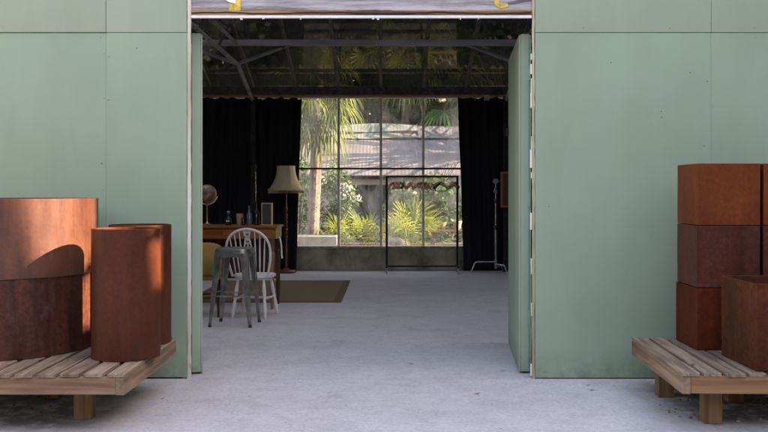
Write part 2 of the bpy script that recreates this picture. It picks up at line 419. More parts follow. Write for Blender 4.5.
part('seam_backing', bm, M_green)
bm = B(); rq = random.Random(31)
for x in (XL-.02, XL-.563+.015, XL-.563-.015, XL-1.17, XL-.563-1.205, XR+.02, XR+.62, XR+1.209, XR+1.239, XR+1.83, XR+2.43):
    z = .08
    while z < 3.1:
        if abs(z-SEAM) > .03 and rq.random() < .5:
            lathe_y = [(.0001, -.0008), (.0042, 0), (.0001, .001)]
            bmesh.ops.create_cone(bm, cap_ends=True, segments=10, radius1=.0048, radius2=.003, depth=.003, matrix=Matrix.Translation((x+rq.uniform(-.006, .006), YW-(.004 if z > SEAM else -.001), z)) @ Matrix.Rotation(R(90), 4, 'X'))
        z += .30+rq.uniform(-.02, .02)
psplit('screw_head', bm, M_green)
# screw heads
bm = B(); rr = random.Random(3)
for (x0, x1) in ((-6.2, XL-.03), (XR+.03, 6)):
    x = x0
    while x < x1:
        for z in (SEAM-.035, SEAM+.03):
            if rr.random() < .4: lathe(bm, [(.0001, -.001), (.0045, 0), (.0001, .0015)], 8, (x+rr.uniform(-.01, .01), YW-.004 if z > SEAM else YW, z+rr.uniform(-.006, .006)))
        x += .3
for (x, z) in ((XL-.563+.02, 2.24), (XL-.35, 2.30), (XL-.563+.02, 1.94), (XL-.563-.03, 1.5), (1.90, 1.86), (1.905, 1.82), (2.22, 2.07), (2.20, 1.62), (1.55, 2.2), (1.12, 1.2), (2.1, 2.13), (XR+1.2, 1.2)):
    bmesh.ops.create_icosphere(bm, subdivisions=1, radius=.0042, matrix=Matrix.Translation((x, YW, z)))
psplit('screw_head', bm, simple('rusty_screw', (.09, .075, .06), .7))
# raw board edges and frame posts
def wobbly_strip(name, x0, x1, y0, y1, z0, z1, m, amp=.004, seed=1):
    bm = B(); rr = random.Random(seed); n = 60; rings = []
    for i in range(n+1):
        z = z0+(z1-z0)*i/n; a0 = rr.uniform(-amp, amp)*.6; a1 = rr.uniform(-amp, amp)
        rings.append([bm.verts.new(p) for p in ((x0+a0, y0, z), (x1+a1, y0+rr.uniform(0, .002), z), (x1+a1, y1, z), (x0+a0, y1, z))])
    for i in range(n):
        for k in range(4): bm.faces.new((rings[i][k], rings[i][(k+1) % 4], rings[i+1][(k+1) % 4], rings[i+1][k]))
    bm.faces.new(rings[0]); bm.faces.new(rings[-1]); return part(name, bm, m)
wobbly_strip('door_post', XL+.002, XL+.026, YW+.004, YW+.022, .0, 2.86, M_creamedge, .0025, 1)
wobbly_strip('door_post', XR-.018, XR-.002, YW+.003, YW+.022, .0, 2.86, M_tanedge, .0025, 2)
bm = B(); rr = random.Random(12)
z = .02
while z < 2.3:
    h = rr.uniform(.03, .14)
    if rr.random() < .8: bx(bm, XR-.0215-rr.uniform(.001, .010), XR-.0190, YW+.012, YW+.03, z, z+h)
    z += h+rr.choice((.001, .001, .03, .2))
psplit('torn_filler_strip', bm, M_whitep)
bm = B(); bx(bm, XL-.12, XL-.008, YW+.021, YW+.149, .047, 3.0); bx(bm, XR+.004, XR+.12, YW+.021, YW+.149, .047, 3.0); psplit('jamb_stud', bm, M_timberdark)
# lintel
bm = B(); bx(bm, XL+.001, XR-.001, YW+.0225, YW+.14, 2.5665, 2.858); part('lintel', bm, M_lintel, label='whitewashed weathered lintel with yellow marks')
bm = B(); rr = random.Random(5); n = 50
prev = None
for i in range(n+1):
    x = XL+.028+(XR-XL-.05)*i/n
    cur = [bm.verts.new(p) for p in ((x, YW+.010+rr.uniform(-.002, .002), 2.531), (x, YW+.010+rr.uniform(-.002, .002), 2.5655+rr.uniform(-.005, .004)), (x, YW+.04, 2.5655), (x, YW+.04, 2.531))]
    if prev:
        for k in range(4): bm.faces.new((prev[k], cur[k], cur[(k+1) % 4], prev[(k+1) % 4]))
    prev = cur
part('lath', bm, M_brown)
bm = B(); pts = []
for i in range(40):
    x = XL+.03+(XR-XL-.06)*i/39; pts.append((x, YW+.006, 2.546+.004*math.sin(i*.5)+rr.uniform(-.003, .003)))
tube(bm, pts, .0045, 6); part('cable', bm, M_rubber, smooth=True)
bm = B(); bx(bm, XL+.028, XR-.02, YW+.006, YW+.03, 2.511, 2.530); part('door_head', bm, M_whitep, bevel=.003)
def px(x, y, Y): return ((x-388)*Y/896, Y, 1.3-(y-192)*Y/896)
def flat_poly(name, pts, y, th, m, parent, label=None):
    bm = B(); f = [bm.verts.new((p[0], y, p[1])) for p in pts]; bk = [bm.verts.new((p[0], y+th, p[1])) for p in pts]
    bm.faces.new(f); bm.faces.new(bk[::-1])
    for i in range(len(f)): bm.faces.new((f[i], bk[i], bk[(i+1) % len(f)], f[(i+1) % len(f)]))
    o = part(name, bm, m, parent)
    if label: o['label'] = label
s = YW/896
def P2(lst): return [((x-388)*s, 1.3-(y-192)*s) for x, y in lst]
flat_poly('yellow_mark', P2([(228.5, 10), (233, 10.5), (240, 10), (240.5, -6), (235, -6), (235, 2), (229, 3)]), YW+.018, .0035, M_yellow, W)
flat_poly('yellow_mark', P2([(494, -6), (498, -6), (499, 2), (508, 3), (509, 6), (500, 8), (495, 4)]), YW+.018, .0035, M_yellow, W)
flat_poly('paper_scrap', P2([(221, -4), (236, -4), (235, 3.2), (228, 1.5)]), YW+.014, .003, M_paper, W)
flat_poly('dark_gouge', P2([(501, 3.6), (520, -1), (534, -3), (534, 0), (520, 2), (503, 5)]), YW+.019, .003, simple('bare_grey_timber', (.14, .12, .12), .9), W)
# small flakes under the door head
bm = B()
for xx in (240, 262, 300, 372, 377, 460, 478): bx(bm, (xx-388)*s, (xx-388)*s+rr.uniform(.006, .02), YW+.008, YW+.014, 2.509-rr.uniform(.004, .012), 2.5095)
psplit('paint_flake', bm, M_whitep)

# doors: leaf built in its own frame: x across thickness, y along the leaf
def door(name, hinge_x, y0, ang, xlo, xhi, label, side):
    d = link(bpy.data.objects.new(name, None), W); d.location = (hinge_x, y0-YW, 0); d.rotation_euler = (0, 0, ang); d['label'] = label
    bm = B(); bx(bm, xlo+.012, xhi-.012, .012, 1.27, .035, 2.43); obj('door_core', bm, M_tanedge, d)
    bm = B(); bx(bm, xlo, xlo+.0115, .003, 1.275, .012, 2.425); bx(bm, xhi-.0115, xhi, .003, 1.275, .010, 2.425)
    obj('door_skin', bm, M_doorgreen, d, bevel=.0015)
    bm = B(); bx(bm, xlo+.014, xhi-.013, 0, .0115, .014, 2.432); obj('door_edge', bm, M_doorgreen, d, bevel=.002)
    bm = B(); bx(bm, xlo+.0005, xhi-.0005, 1.2755, 1.285, .03, 2.43); obj('door_edge', bm, M_doorgreen, d)
    return d
dl = door('door', -1.325, 6.40, R(12), -.089, 0, 'left leaf, folded back inside the workshop', -1)
dr = door('door', .938, 6.42, R(-4.3), 0, .086, 'right leaf, folded back inside the workshop', 1)
bm = B(); bx(bm, -.015, -.001, 1.23, 1.262, 1.78, 1.85); bx(bm, -.03, -.015, 1.238, 1.254, 1.79, 1.80); tube(bm, [(-.02, 1.246, 1.80), (-.03, 1.246, 1.84)], .006)
obj('latch', bm, M_black, dr)
bm = B()
for z in (.35, 1.2, 2.1):
    bx(bm, .058, .082, -.004, .0, z, z+.10)
obj('hinge', bm, M_doorgreen, dr)

# rear wall and roof
YB = 14.9; SL = .335; ZE = 3.03; YR = 10.65; ZR = ZE+SL*(YB-YR)
XA, XB = -6.3, 6.05
bm = B(); bx(bm, XA, XB, 14.86, 15.1, 0, .36); part('rear_low_wall', bm, M_lowwall, label='stained low wall below the rear glazing', bevel=.01)
bm = B(); bx(bm, XA, XB, 14.845, 15.12, .361, .40); part('window_sill', bm, simple('chipped_cement_sill', (.36, .31, .24), .85, 0, .4, 14), bevel=.006)
mull = [-6.3+.709*0]
mx = [-.117+.7045*k for k in range(-8, 9)]
win = link(bpy.data.objects.new('window', None), W); win.location = (0, 14.95-YW, 0); win['label'] = 'dusty rear glazing of tall panes'
def wpart(name, bm, m, **kw):
    bmesh.ops.translate(bm, verts=bm.verts, vec=(0, -14.95, 0)); return obj(name, bm, m, win, **kw)
for x in mx:
    bm = B(); bx(bm, x-.022, x+.022, 14.92, 14.975, .401, 2.86); wpart('mullion', bm, M_mullion, bevel=.003)
bm = B(); bx(bm, XA, XB, 14.905, 14.98, 1.675, 1.705); wpart('transom', bm, M_transom)
bm = B(); bx(bm, XA, XB, 14.905, 14.98, 2.861, 2.90); wpart('top_rail', bm, M_mullion)
for i in range(len(mx)-1):
    for (z0, z1, m) in ((.402, 1.674, M_pane_lo), (1.706, 2.86, M_pane)):
        bm = B(); v = [bm.verts.new(p) for p in ((mx[i]+.0225, 14.945, z0), (mx[i+1]-.0225, 14.945, z0), (mx[i+1]-.0225, 14.945, z1), (mx[i]+.0225, 14.945, z1))]
        bm.faces.new(v); wpart('pane', bm, m, recalc=False)
bm = B(); bx(bm, XA, XB, 14.75, 14.9, 2.905, 3.035); part('eave_beam', bm, M_timberdark)
bm = B(); bx(bm, XA, XB, 14.68, 14.745, 2.862, 2.884); part('curtain_batten', bm, simple('raw_batten', (.30, .19, .13), .8))
for k in range(len(mx)):
    x = mx[k]
    if x < XA+.05 or x > XB-.05: continue
    bm = B(); h = .06
    bm2 = [( YB+.15, ZE-.05), (YR, ZR)]
    v = []
    for (y, z) in ((YB+.2, ZE-.067+.01), (YR+.03, ZR-.01)):
        v.append([bm.verts.new((x+dx, y, z+dz)) for dx, dz in ((-.022, -.075), (.022, -.075), (.022, 0), (-.022, 0))])
    for q in range(4): bm.faces.new((v[0][q], v[0][(q+1) % 4], v[1][(q+1) % 4], v[1][q]))
    bm.faces.new(v[0]); bm.faces.new(v[1]); part('rafter', bm, M_rafter)
    bm = B(); v = []
    for (y, z) in ((YW+.05, ZE-.0+.01), (YR-.03, ZR-.01)):
        v.append([bm.verts.new((x+dx, y, z+dz)) for dx, dz in ((-.022, -.075), (.022, -.075), (.022, 0), (-.022, 0))])
    for q in range(4): bm.faces.new((v[0][q], v[0][(q+1) % 4], v[1][(q+1) % 4], v[1][q]))
    bm.faces.new(v[0]); bm.faces.new(v[1]); part('rafter', bm, M_rafter)
bm = B(); v = [bm.verts.new(p) for p in ((XA, YB+.3, ZE-SL*.3+.025), (XB, YB+.3, ZE-SL*.3+.025), (XB, YR, ZR+.025), (XA, YR, ZR+.025))]; bm.faces.new(v)
part('roof', bm, M_roofglass, label='algae darkened glass rear roof slope', recalc=False)
bm = B(); v = [bm.verts.new(p) for p in ((XA, YW-.05, ZE+.04), (XB, YW-.05, ZE+.04), (XB, YR, ZR+.045), (XA, YR, ZR+.045))]; bm.faces.new(v)
part('roof', bm, M_roofclear, label='front roof slope', recalc=False)
bm = B(); bx(bm, XA, XB, YR-.029, YR+.029, ZR-.12, ZR+.02); part('ridge_beam', bm, M_timberdark)
bm = B(); bx(bm, XA-.15, XA-.001, YW+.02, 15.1, 0, 3.0); bx(bm, XB+.001, XB+.15, YW+.02, 15.1, 0, 3.0)
for sx in (XA-.15, XB+.001):
    v0 = [bm.verts.new((sx, y, z)) for y, z in ((YW+.02, 3.001), (15.1, 3.001), (YR, ZR))]; v1 = [bm.verts.new((sx+.149, y, z)) for y, z in ((YW+.02, 3.001), (15.1, 3.001), (YR, ZR))]
    bm.faces.new(v0); bm.faces.new(v1[::-1])
    for i in range(3): bm.faces.new((v0[i], v1[i], v1[(i+1) % 3], v0[(i+1) % 3]))
part('side_wall', bm, M_timberdark)
# purlin
bm = B(); bx(bm, XA, XB, 13.015, 13.085, 3.43, 3.515); part('purlin', bm, M_beam)
bm = B(); bx(bm, XA, XB, 8.22, 8.28, 3.435, 3.51); part('purlin', bm, M_beam)
for tx in (-2.2, 1.92):
    t = link(bpy.data.objects.new('truss', None), W); t.location = (tx, 0, 0)
    def tp(name, p, q, r, m=M_steel):
        bm = B(); tube(bm, [(p[0], p[1]-YW, p[2]), (q[0], q[1]-YW, q[2])], r, 4); obj(name, bm, m, t)
    tp('bottom_chord', (0, 7.2, 3.18), (0, 13.1, 3.17), .036, M_beam)
    tp('haunch', (0, 13.1, 3.17), (0, 14.5, 2.80), .034, M_beam); tp('haunch', (0, 7.2, 3.18), (0, 6.5, 2.9), .034)
    tp('middle_chord', (0, 9.6, 3.43), (0, 13.0, 3.46), .032, M_beam)
    for (ya, yb) in ((10.65, 10.65), (9.6, 8.4), (11.6, 12.6)): tp('strut', (0, ya, 3.18), (0, yb, ZR-SL*abs(yb-YR)-.08), .022)
    tp('strut', (0, 10.9, 3.18), (0, 10.9, 3.43), .016)
    for sx in (-1, 1): tp('knee_brace', (0, 13.1, 3.17), (sx*.82, 13.05, 3.46), .026, M_beam)
    tp('post', (0, 14.62, 0), (0, 14.62, 2.86), .042)
bm = B(); tube(bm, [(-2.77, 12.9, 3.4), (-2.77, 12.9, 2.6)], .006, 5); part('hanging_cord', bm, M_caster)
bm = B()
pts = [(-2.2-.5*math.sin(t*math.pi)*.0+.0+.35*t, 11.2+.2*t, 3.62-.22*math.sin(t*math.pi)) for t in [i/12 for i in range(13)]]
tube(bm, pts, .009, 6); part('cable', bm, M_rubber, smooth=True)
bm = B(); x, y, z = px(486.5, 98, 14.66); bx(bm, x-.042, x+.042, 14.60, 14.679, z-.045, z+.045); part('junction_box', bm, simple('grey_plastic', (.35, .36, .33), .5), bevel=.006)

# ------------------------------------------------------------------ curtains
def curtain(x0, x1, lab, skew0=0, skew1=0, seed=1, ztop=2.86):
    bm = B(); rr = random.Random(seed); nx = int((x1-x0)*70); nz = 30
    hooks = .21; grid = []
    for i in range(nx+1):
        u = i/nx; col = []
        ph = (x1-x0)*u/hooks
        sag = .075*abs(math.sin(ph*math.pi))**.7*(0.35+.9*abs(mnoise.noise(Vector((u*9+seed, 3, 0)))))
        for k in range(nz+1):
            v = k/nz; z = .02+(ztop-sag-.02)*v
            xx = x0+skew0*(1-v)+((x1+skew1*(1-v))-(x0+skew0*(1-v)))*u
            a = .035*math.sin(u*(x1-x0)*2*math.pi/.155+.6*math.sin(v*3+seed)+2*mnoise.noise(Vector((u*5, v*1.5, seed))))
            a += .02*mnoise.noise(Vector((u*14, v*2, seed+5)))
            col.append(bm.verts.new((xx+.012*mnoise.noise(Vector((u*20, v*3, 9))), a, z)))
        grid.append(col)
    for i in range(nx):
        for k in range(nz): bm.faces.new((grid[i][k], grid[i+1][k], grid[i+1][k+1], grid[i][k+1]))
    o = obj('curtain', bm, M_curtain, smooth=False); 
    for p in o.data.polygons: p.use_smooth = True
    o.location = (0, 14.66, 0); sm = o.modifiers.new('thick', 'SOLIDIFY'); sm.thickness = .004
    return tag(o, lab, 'curtain', 'black curtains along the rear glazing')
curtain(-6.1, -2.19, 'wide black floor length curtain behind the wooden desk', seed=1)
curtain(-2.165, -1.41, 'black curtain gathered behind the standing lamp', 0, -.09, seed=4)
curtain(1.14, 5.9, 'black floor length curtain behind the clothes rail and chrome stand', .10, 0, seed=8)

# ------------------------------------------------------------------ pallets
def pallet(loc, rz, sgn, label, fx, n, pitch, wid):
    # sgn: +1 body extends to +x from the visible side edge (x=0), -1 to -x
    t = thing('timber_pallet', label, 'pallet', loc, rz, 'low timber pallets against the green wall')
    D = 1.17; top = .338; L = n*pitch
    bm = B(); rr = random.Random(int(abs(loc[0])*100))
    for i in range(n):
        a = i*pitch; b = a+wid*rr.uniform(.95, 1.03); y0 = rr.uniform(-.008, .006); dz = rr.uniform(-.002, .002)
        x0, x1 = (a, b) if sgn > 0 else (-b, -a)
        if i == 0:
            x0, x1 = (a, b) if sgn > 0 else (-b, -a); y0 = 0; dz = 0
        bx(bm, x0, x1, y0, D+rr.uniform(-.01, .01), top-.019+dz, top+dz, Matrix.Translation((0, 0, 0)) @ Matrix.Rotation(R(rr.uniform(-.12, .12)), 4, 'Z'))
    obj('slat_deck', bm, M_deck, t, bevel=.0025)
    e = top-.0205
    bm = B(); bx(bm, *((.048, L) if sgn > 0 else (-L, -.048)), .006, .046, e-.090, e); obj('front_board', bm, fx, t, bevel=.003)
    bm = B(); bx(bm, *((.048, L) if sgn > 0 else (-L, -.048)), D-.046, D-.006, e-.090, e); obj('back_board', bm, M_fascia_x, t, bevel=.003)
    bm = B(); bx(bm, *((.001, .047) if sgn > 0 else (-.047, -.001)), .004, D-.004, e-.093, e); obj('side_board', bm, M_fascia_y, t, bevel=.003)
    bm = B(); bx(bm, *((L-.05, L-.001) if sgn > 0 else (-L+.001, -L+.05)), .047, D-.047, e-.093, e-.0005); obj('side_board', bm, M_fascia_y, t, bevel=.003)
    bm = B()
    for i in range(n):
        for q_ in (.25, .75):
            xx = i*pitch+wid*q_+rr.uniform(-.006, .006)
            for yy in (.028+rr.uniform(-.006, .006), .38, .93, D-.03): lathe(bm, [(.0032, 0), (.0032, .001), (.0001, .0012)], 8, (xx if sgn > 0 else -xx, yy, top-.0004))
    obj('nail_heads', bm, simple('nail_rust', (.05, .035, .03), .7), t)
    for y in (.33, .88):
        bm = B(); bx(bm, *((.1, L-.1) if sgn > 0 else (-L+.1, -.1)), y, y+.1, e-.088, e-.001); obj('bearer', bm, M_fascia_x, t)
    legs = [(.30, .385, 0), (.68, .93, 0), (1.1, .385, 0), (1.35, .93, 0)] if sgn < 0 else [(.20, .28, 0), (.11, .92, 0), (.50, .79, 0), (1.1, .28, 0), (1.2, .9, 0)]
    for (a, y, q) in legs:
        bm = B(); x0 = a if sgn > 0 else -a-.098
        bx(bm, x0, x0+.098, y-.015, y+.083, 0, e-.0895); obj('leg', bm, M_leg, t, bevel=.004)
    return t
pallet((-1.394, 4.735, 0), 0, -1, 'weathered timber pallet carrying the round rusted planters', M_fascia_x, 13, .121, .096)
pallet((1.565, 4.765, 0), R(-2.3), 1, 'timber pallet carrying the square rusted planters', M_fascia_o, 13, .1175, .094)
DK = .340
# ------------------------------------------------------------------ round planters
def ring(name, x, y, z, r, h, m, label, th=.006, group=None, bottom=True, lean=0):
    bm = B(); n = 96
    prof = [(r, 0), (r, h), (r-th, h), (r-th, .012)]
    if not bottom: prof[3] = (r-th, 0)
    lathe(bm, prof + ([(0, .012), (0, 0)] if bottom else []), n, closed=not bottom)
    if bottom: bmesh.ops.remove_doubles(bm, verts=bm.verts, dist=.0003)
    for v in bm.verts:
        a = math.atan2(v.co.y, v.co.x); v.co.x *= 1+.004*math.sin(2*a+x); v.co.y *= 1+.004*math.cos(3*a+x)
    o = obj(name, bm, m, smooth=True, bevel=.0015); o.location = (x, y, z); o.rotation_euler = (R(lean), 0, x*7)
    return tag(o, label, 'planter', group)
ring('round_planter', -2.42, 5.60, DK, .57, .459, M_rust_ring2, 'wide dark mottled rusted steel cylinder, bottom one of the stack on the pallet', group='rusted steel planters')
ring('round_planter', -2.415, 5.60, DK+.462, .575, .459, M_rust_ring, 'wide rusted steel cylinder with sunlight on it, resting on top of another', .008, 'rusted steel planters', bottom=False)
ring('tube_planter', -1.535, 5.25, DK, .196, .748, M_rust_tube, 'tall narrow rusted tube planter nearest the front of the pallet', .011, 'rusted steel planters')
ring('tube_planter', -1.587, 5.74, DK, .194, .752, M_rust_tube, 'tall narrow rusted tube planter mostly hidden behind another one', .007, 'rusted steel planters')
# ------------------------------------------------------------------ square planters
def cube_planter(x, y, z, s, h, m, label, rz=0, lip=.0):
    bm = B(); t = .006
    o_ = [(0, 0), (s, 0), (s, s), (0, s)]; i_ = [(t, t), (s-t, t), (s-t, s-t), (t, s-t)]
    ob = [bm.verts.new((a, b, 0)) for a, b in o_]; ot = [bm.verts.new((a, b, h)) for a, b in o_]
    it = [bm.verts.new((a, b, h)) for a, b in i_]; ib = [bm.verts.new((a, b, t)) for a, b in i_]
    for k in range(4):
        q = (k+1) % 4
        bm.faces.new((ob[k], ob[q], ot[q], ot[k])); bm.faces.new((ot[k], ot[q], it[q], it[k])); bm.faces.new((it[k], it[q], ib[q], ib[k]))
    bm.faces.new(ib); bm.faces.new(ob[::-1])
    bmesh.ops.subdivide_edges(bm, edges=[e for e in bm.edges if e.calc_length() > .2], cuts=6, use_grid_fill=True)
    for v in bm.verts:
        if .02 < v.co.z < h-.02: 
            d = .0035*math.sin(math.pi*v.co.z/h)
            nn = mnoise.noise(v.co*3+Vector((x, y, z)))
            v.co.x += nn*d*1.2; v.co.y += nn*d*1.2
    o = obj('square_planter', bm, m, bevel=.005); o.location = (x, y, z); o.rotation_euler = (0, 0, R(rz))
    return tag(o, label, 'planter', 'rusted steel planters')
cx_ = 1.884
cube_planter(cx_-.006, 5.45, DK, .382, .376, M_rust_brown, 'square rusted planter at the bottom of the left stack of three', .5)
cube_planter(cx_-.004, 5.447, DK+.379, .382, .376, M_rust_purple, 'plum brown square planter in the middle of the left stack of three', -.3)
cube_planter(cx_+.002, 5.45, DK+.758, .380, .376, M_rust_orange, 'orange rusted square planter on top of the left stack of three', .4)
cube_planter(2.285, 5.45, DK, .382, .376, M_rust_brown, 'square rusted planter at the bottom of the right stack', -.4)
cube_planter(2.283, 5.452, DK+.379, .382, .376, M_rust_purple, 'plum brown square planter in the middle of the right stack', .3)
cube_planter(2.286, 5.45, DK+.758, .380, .376, M_rust_orange, 'orange brown square planter on top of the right stack', 0)
cube_planter(1.973, 4.80, DK, .49, .468, M_rust_dark, 'larger open square planter standing in front at the right edge', .6)

# ------------------------------------------------------------------ debris
def debris(x0, x1, y0, y1, n, seed, mats, name, label, smin=.004, smax=.014):
    bm = B(); rr = random.Random(seed)
    for i in range(n):
        r = smin+(smax-smin)*rr.random()**3
        Mx = Matrix.Translation((rr.uniform(x0, x1), rr.uniform(y0, y1), r*.4)) @ Matrix.Rotation(rr.uniform(0, 6), 4, 'Z') @ Matrix.Diagonal((1, rr.uniform(.6, 1), rr.uniform(.4, .8), 1))
        bmesh.ops.create_icosphere(bm, subdivisions=1, radius=r, matrix=Mx)
    o = obj(name, bm, mats); return tag(o, label, 'grit', kind='stuff')
def debris_clump(n, seed, cx, cy, sx_, sy_, m, label):
    bm = B(); rr = random.Random(seed)
    cl = [(rr.gauss(cx, sx_), rr.gauss(cy, sy_), rr.uniform(.02, .09)) for _ in range(16)]
    for i in range(n):
        c = rr.choice(cl); x = rr.gauss(c[0], c[2]); y = min(6.2, rr.gauss(c[1], c[2])); r = .0012+.0095*rr.random()**5
        Mx = Matrix.Translation((x, y, r*.3)) @ Matrix.Rotation(rr.uniform(0, 6), 4, 'Z') @ Matrix.Diagonal((1, rr.uniform(.6, 1), rr.uniform(.4, .8), 1))
        bmesh.ops.create_icosphere(bm, subdivisions=1, radius=r, matrix=Mx)
    tag(obj('grit', bm, m), label, 'grit', kind='stuff')
debris_clump(550, 5, 2.1, 5.6, .28, .25, simple('dark_grit', (.10, .08, .065), .95, 0, .5, 30), 'dark crumbs of soil beneath the right pallet')
debris_clump(200, 6, -2.1, 5.6, .3, .25, simple('brown_grit', (.12, .10, .08), .95, 0, .5, 30), 'dark crumbs of soil beneath the left pallet')
debris(-3.2, 3.2, 3.4, 9.5, 200, 8, simple('grey_grit', (.2, .18, .17), .95, 0, .5, 30), 'grit', 'fine grit scattered on the concrete floor', .0015, .005)
debris(1.7, 2.4, 5.0, 5.8, 14, 11, simple('pale_stone', (.34, .31, .30), .9, 0, .3, 30), 'pebbles', 'pale stone chips under the right pallet', .006, .016)
bm = B(); rr = random.Random(21)
for i in range(26):
    if i < 16: x, y = rr.uniform(1.8, 2.7), rr.uniform(4.9, 6.0)
    else: x, y = rr.uniform(-2.6, 1.5), rr.uniform(4.6, 7)
    L = rr.uniform(.012, .03); a = rr.uniform(0, 6.3)
    M_ = Matrix.Translation((x, y, .005)) @ Matrix.Rotation(a, 4, 'Z') @ Matrix.Rotation(rr.uniform(-.3, .3), 4, 'X')
    v = [bm.verts.new(M_ @ Vector(p)) for p in ((-L, 0, .002), (0, -L*.35, 0), (L, 0, .004), (0, L*.35, .003))]; bm.faces.new(v)
tag(obj('fallen_leaves', bm, simple('dry_leaf', (.20, .10, .05), .8, 0, .5, 30), recalc=False), 'few dry brown leaves lying on the concrete', 'leaves', kind='stuff')

# ------------------------------------------------------------------ metal stool
def stool():
    t = thing('metal_stool', 'backless gunmetal steel stool in front of the white spindle chair', 'stool', (-1.50, 8.79, 0), R(-6))
    bm = B(); h = .755; a = .165
    # seat: rounded square with rolled edge
    n = 40; rings = []
    def sq(r, z):
        pts = []
        for k in range(n):
            th = 2*math.pi*k/n; c, s_ = math.cos(th), math.sin(th); q = (abs(c)**5+abs(s_)**5)**(-.2)
            pts.append(bm.verts.new((r*c*q, r*s_*q, z)))
        return pts
    for r, z in ((.004, h-.006), (.06, h-.006), (.13, h-.002), (.155, h), (a, h-.006), (a+.004, h-.02), (a+.008, h-.05), (a+.010, h-.05), (a+.006, h-.015)):
        rings.append(sq(r, z))
    for i in range(len(rings)-1):
        for k in range(n): bm.faces.new((rings[i][k], rings[i][(k+1) % n], rings[i+1][(k+1) % n], rings[i+1][k]))
    obj('seat', bm, M_iron, t, smooth=True)
    for sx in (-1, 1):
        for sy in (-1, 1):
            bm = B(); nseg = 8; rg = []
            for i in range(nseg+1):
                u = i/nseg; z = h-.03-(h-.045)*u
                cx = sx*(.158+.052*u); cy = sy*(.158+.035*u); wdt = .075*(1-u)+.030*u if u > .08 else .09
                # L-section folded sheet
                th = .004
                P = [(0, 0), (-wdt, 0), (-wdt, -th), (-th*2.2, -th), (-th, -th*2.2), (-th, -wdt), (0, -wdt)]
                rg.append([bm.verts.new((cx+sx*p[0], cy+sy*p[1], z)) for p in P])
            for i in range(nseg):
                for k in range(7): bm.faces.new((rg[i][k], rg[i][(k+1) % 7], rg[i+1][(k+1) % 7], rg[i+1][k]))
            bm.faces.new(rg[0]); bm.faces.new(rg[-1])
            lg = obj('leg', bm, M_iron, t, bevel=.002)
            bm = B(); lathe(bm, [(.016, 0), (.018, .004), (.014, .028)], 10, (sx*.198, sy*.181, 0)); obj('foot', bm, M_rubber, lg)
    q = .187; z = .295
    for p, r_ in ((((-q, -.175, z), (q, -.175, z)), .007), (((-q, .175, z), (q, .175, z)), .007), (((-q, -.175, z+.02), (-q, .175, z+.02)), .007), (((q, -.175, z+.02), (q, .175, z+.02)), .007)):
        bm = B(); tube(bm, p, r_, 8); obj('crossbar', bm, M_iron, t, smooth=True)
    bm = B()
    for sx, sy in ((0, -1), (0, 1), (-1, 0), (1, 0)):
        if sx == 0: bx(bm, -.13, .13, sy*.168-.003, sy*.168+.003, h-.085, h-.045)
        else: bx(bm, sx*.168-.003, sx*.168+.003, -.13, .13, h-.085, h-.045)
    obj('apron', bm, M_iron, t)
    bm = B(); bx(bm, -.178, -.150, -.183, -.180, .50, .61); obj('green_reflection_patch', bm, simple('green_reflection_tint', (.03, .2, .08), .5), t)  # painted green patch standing in for a reflection on the steel
stool()

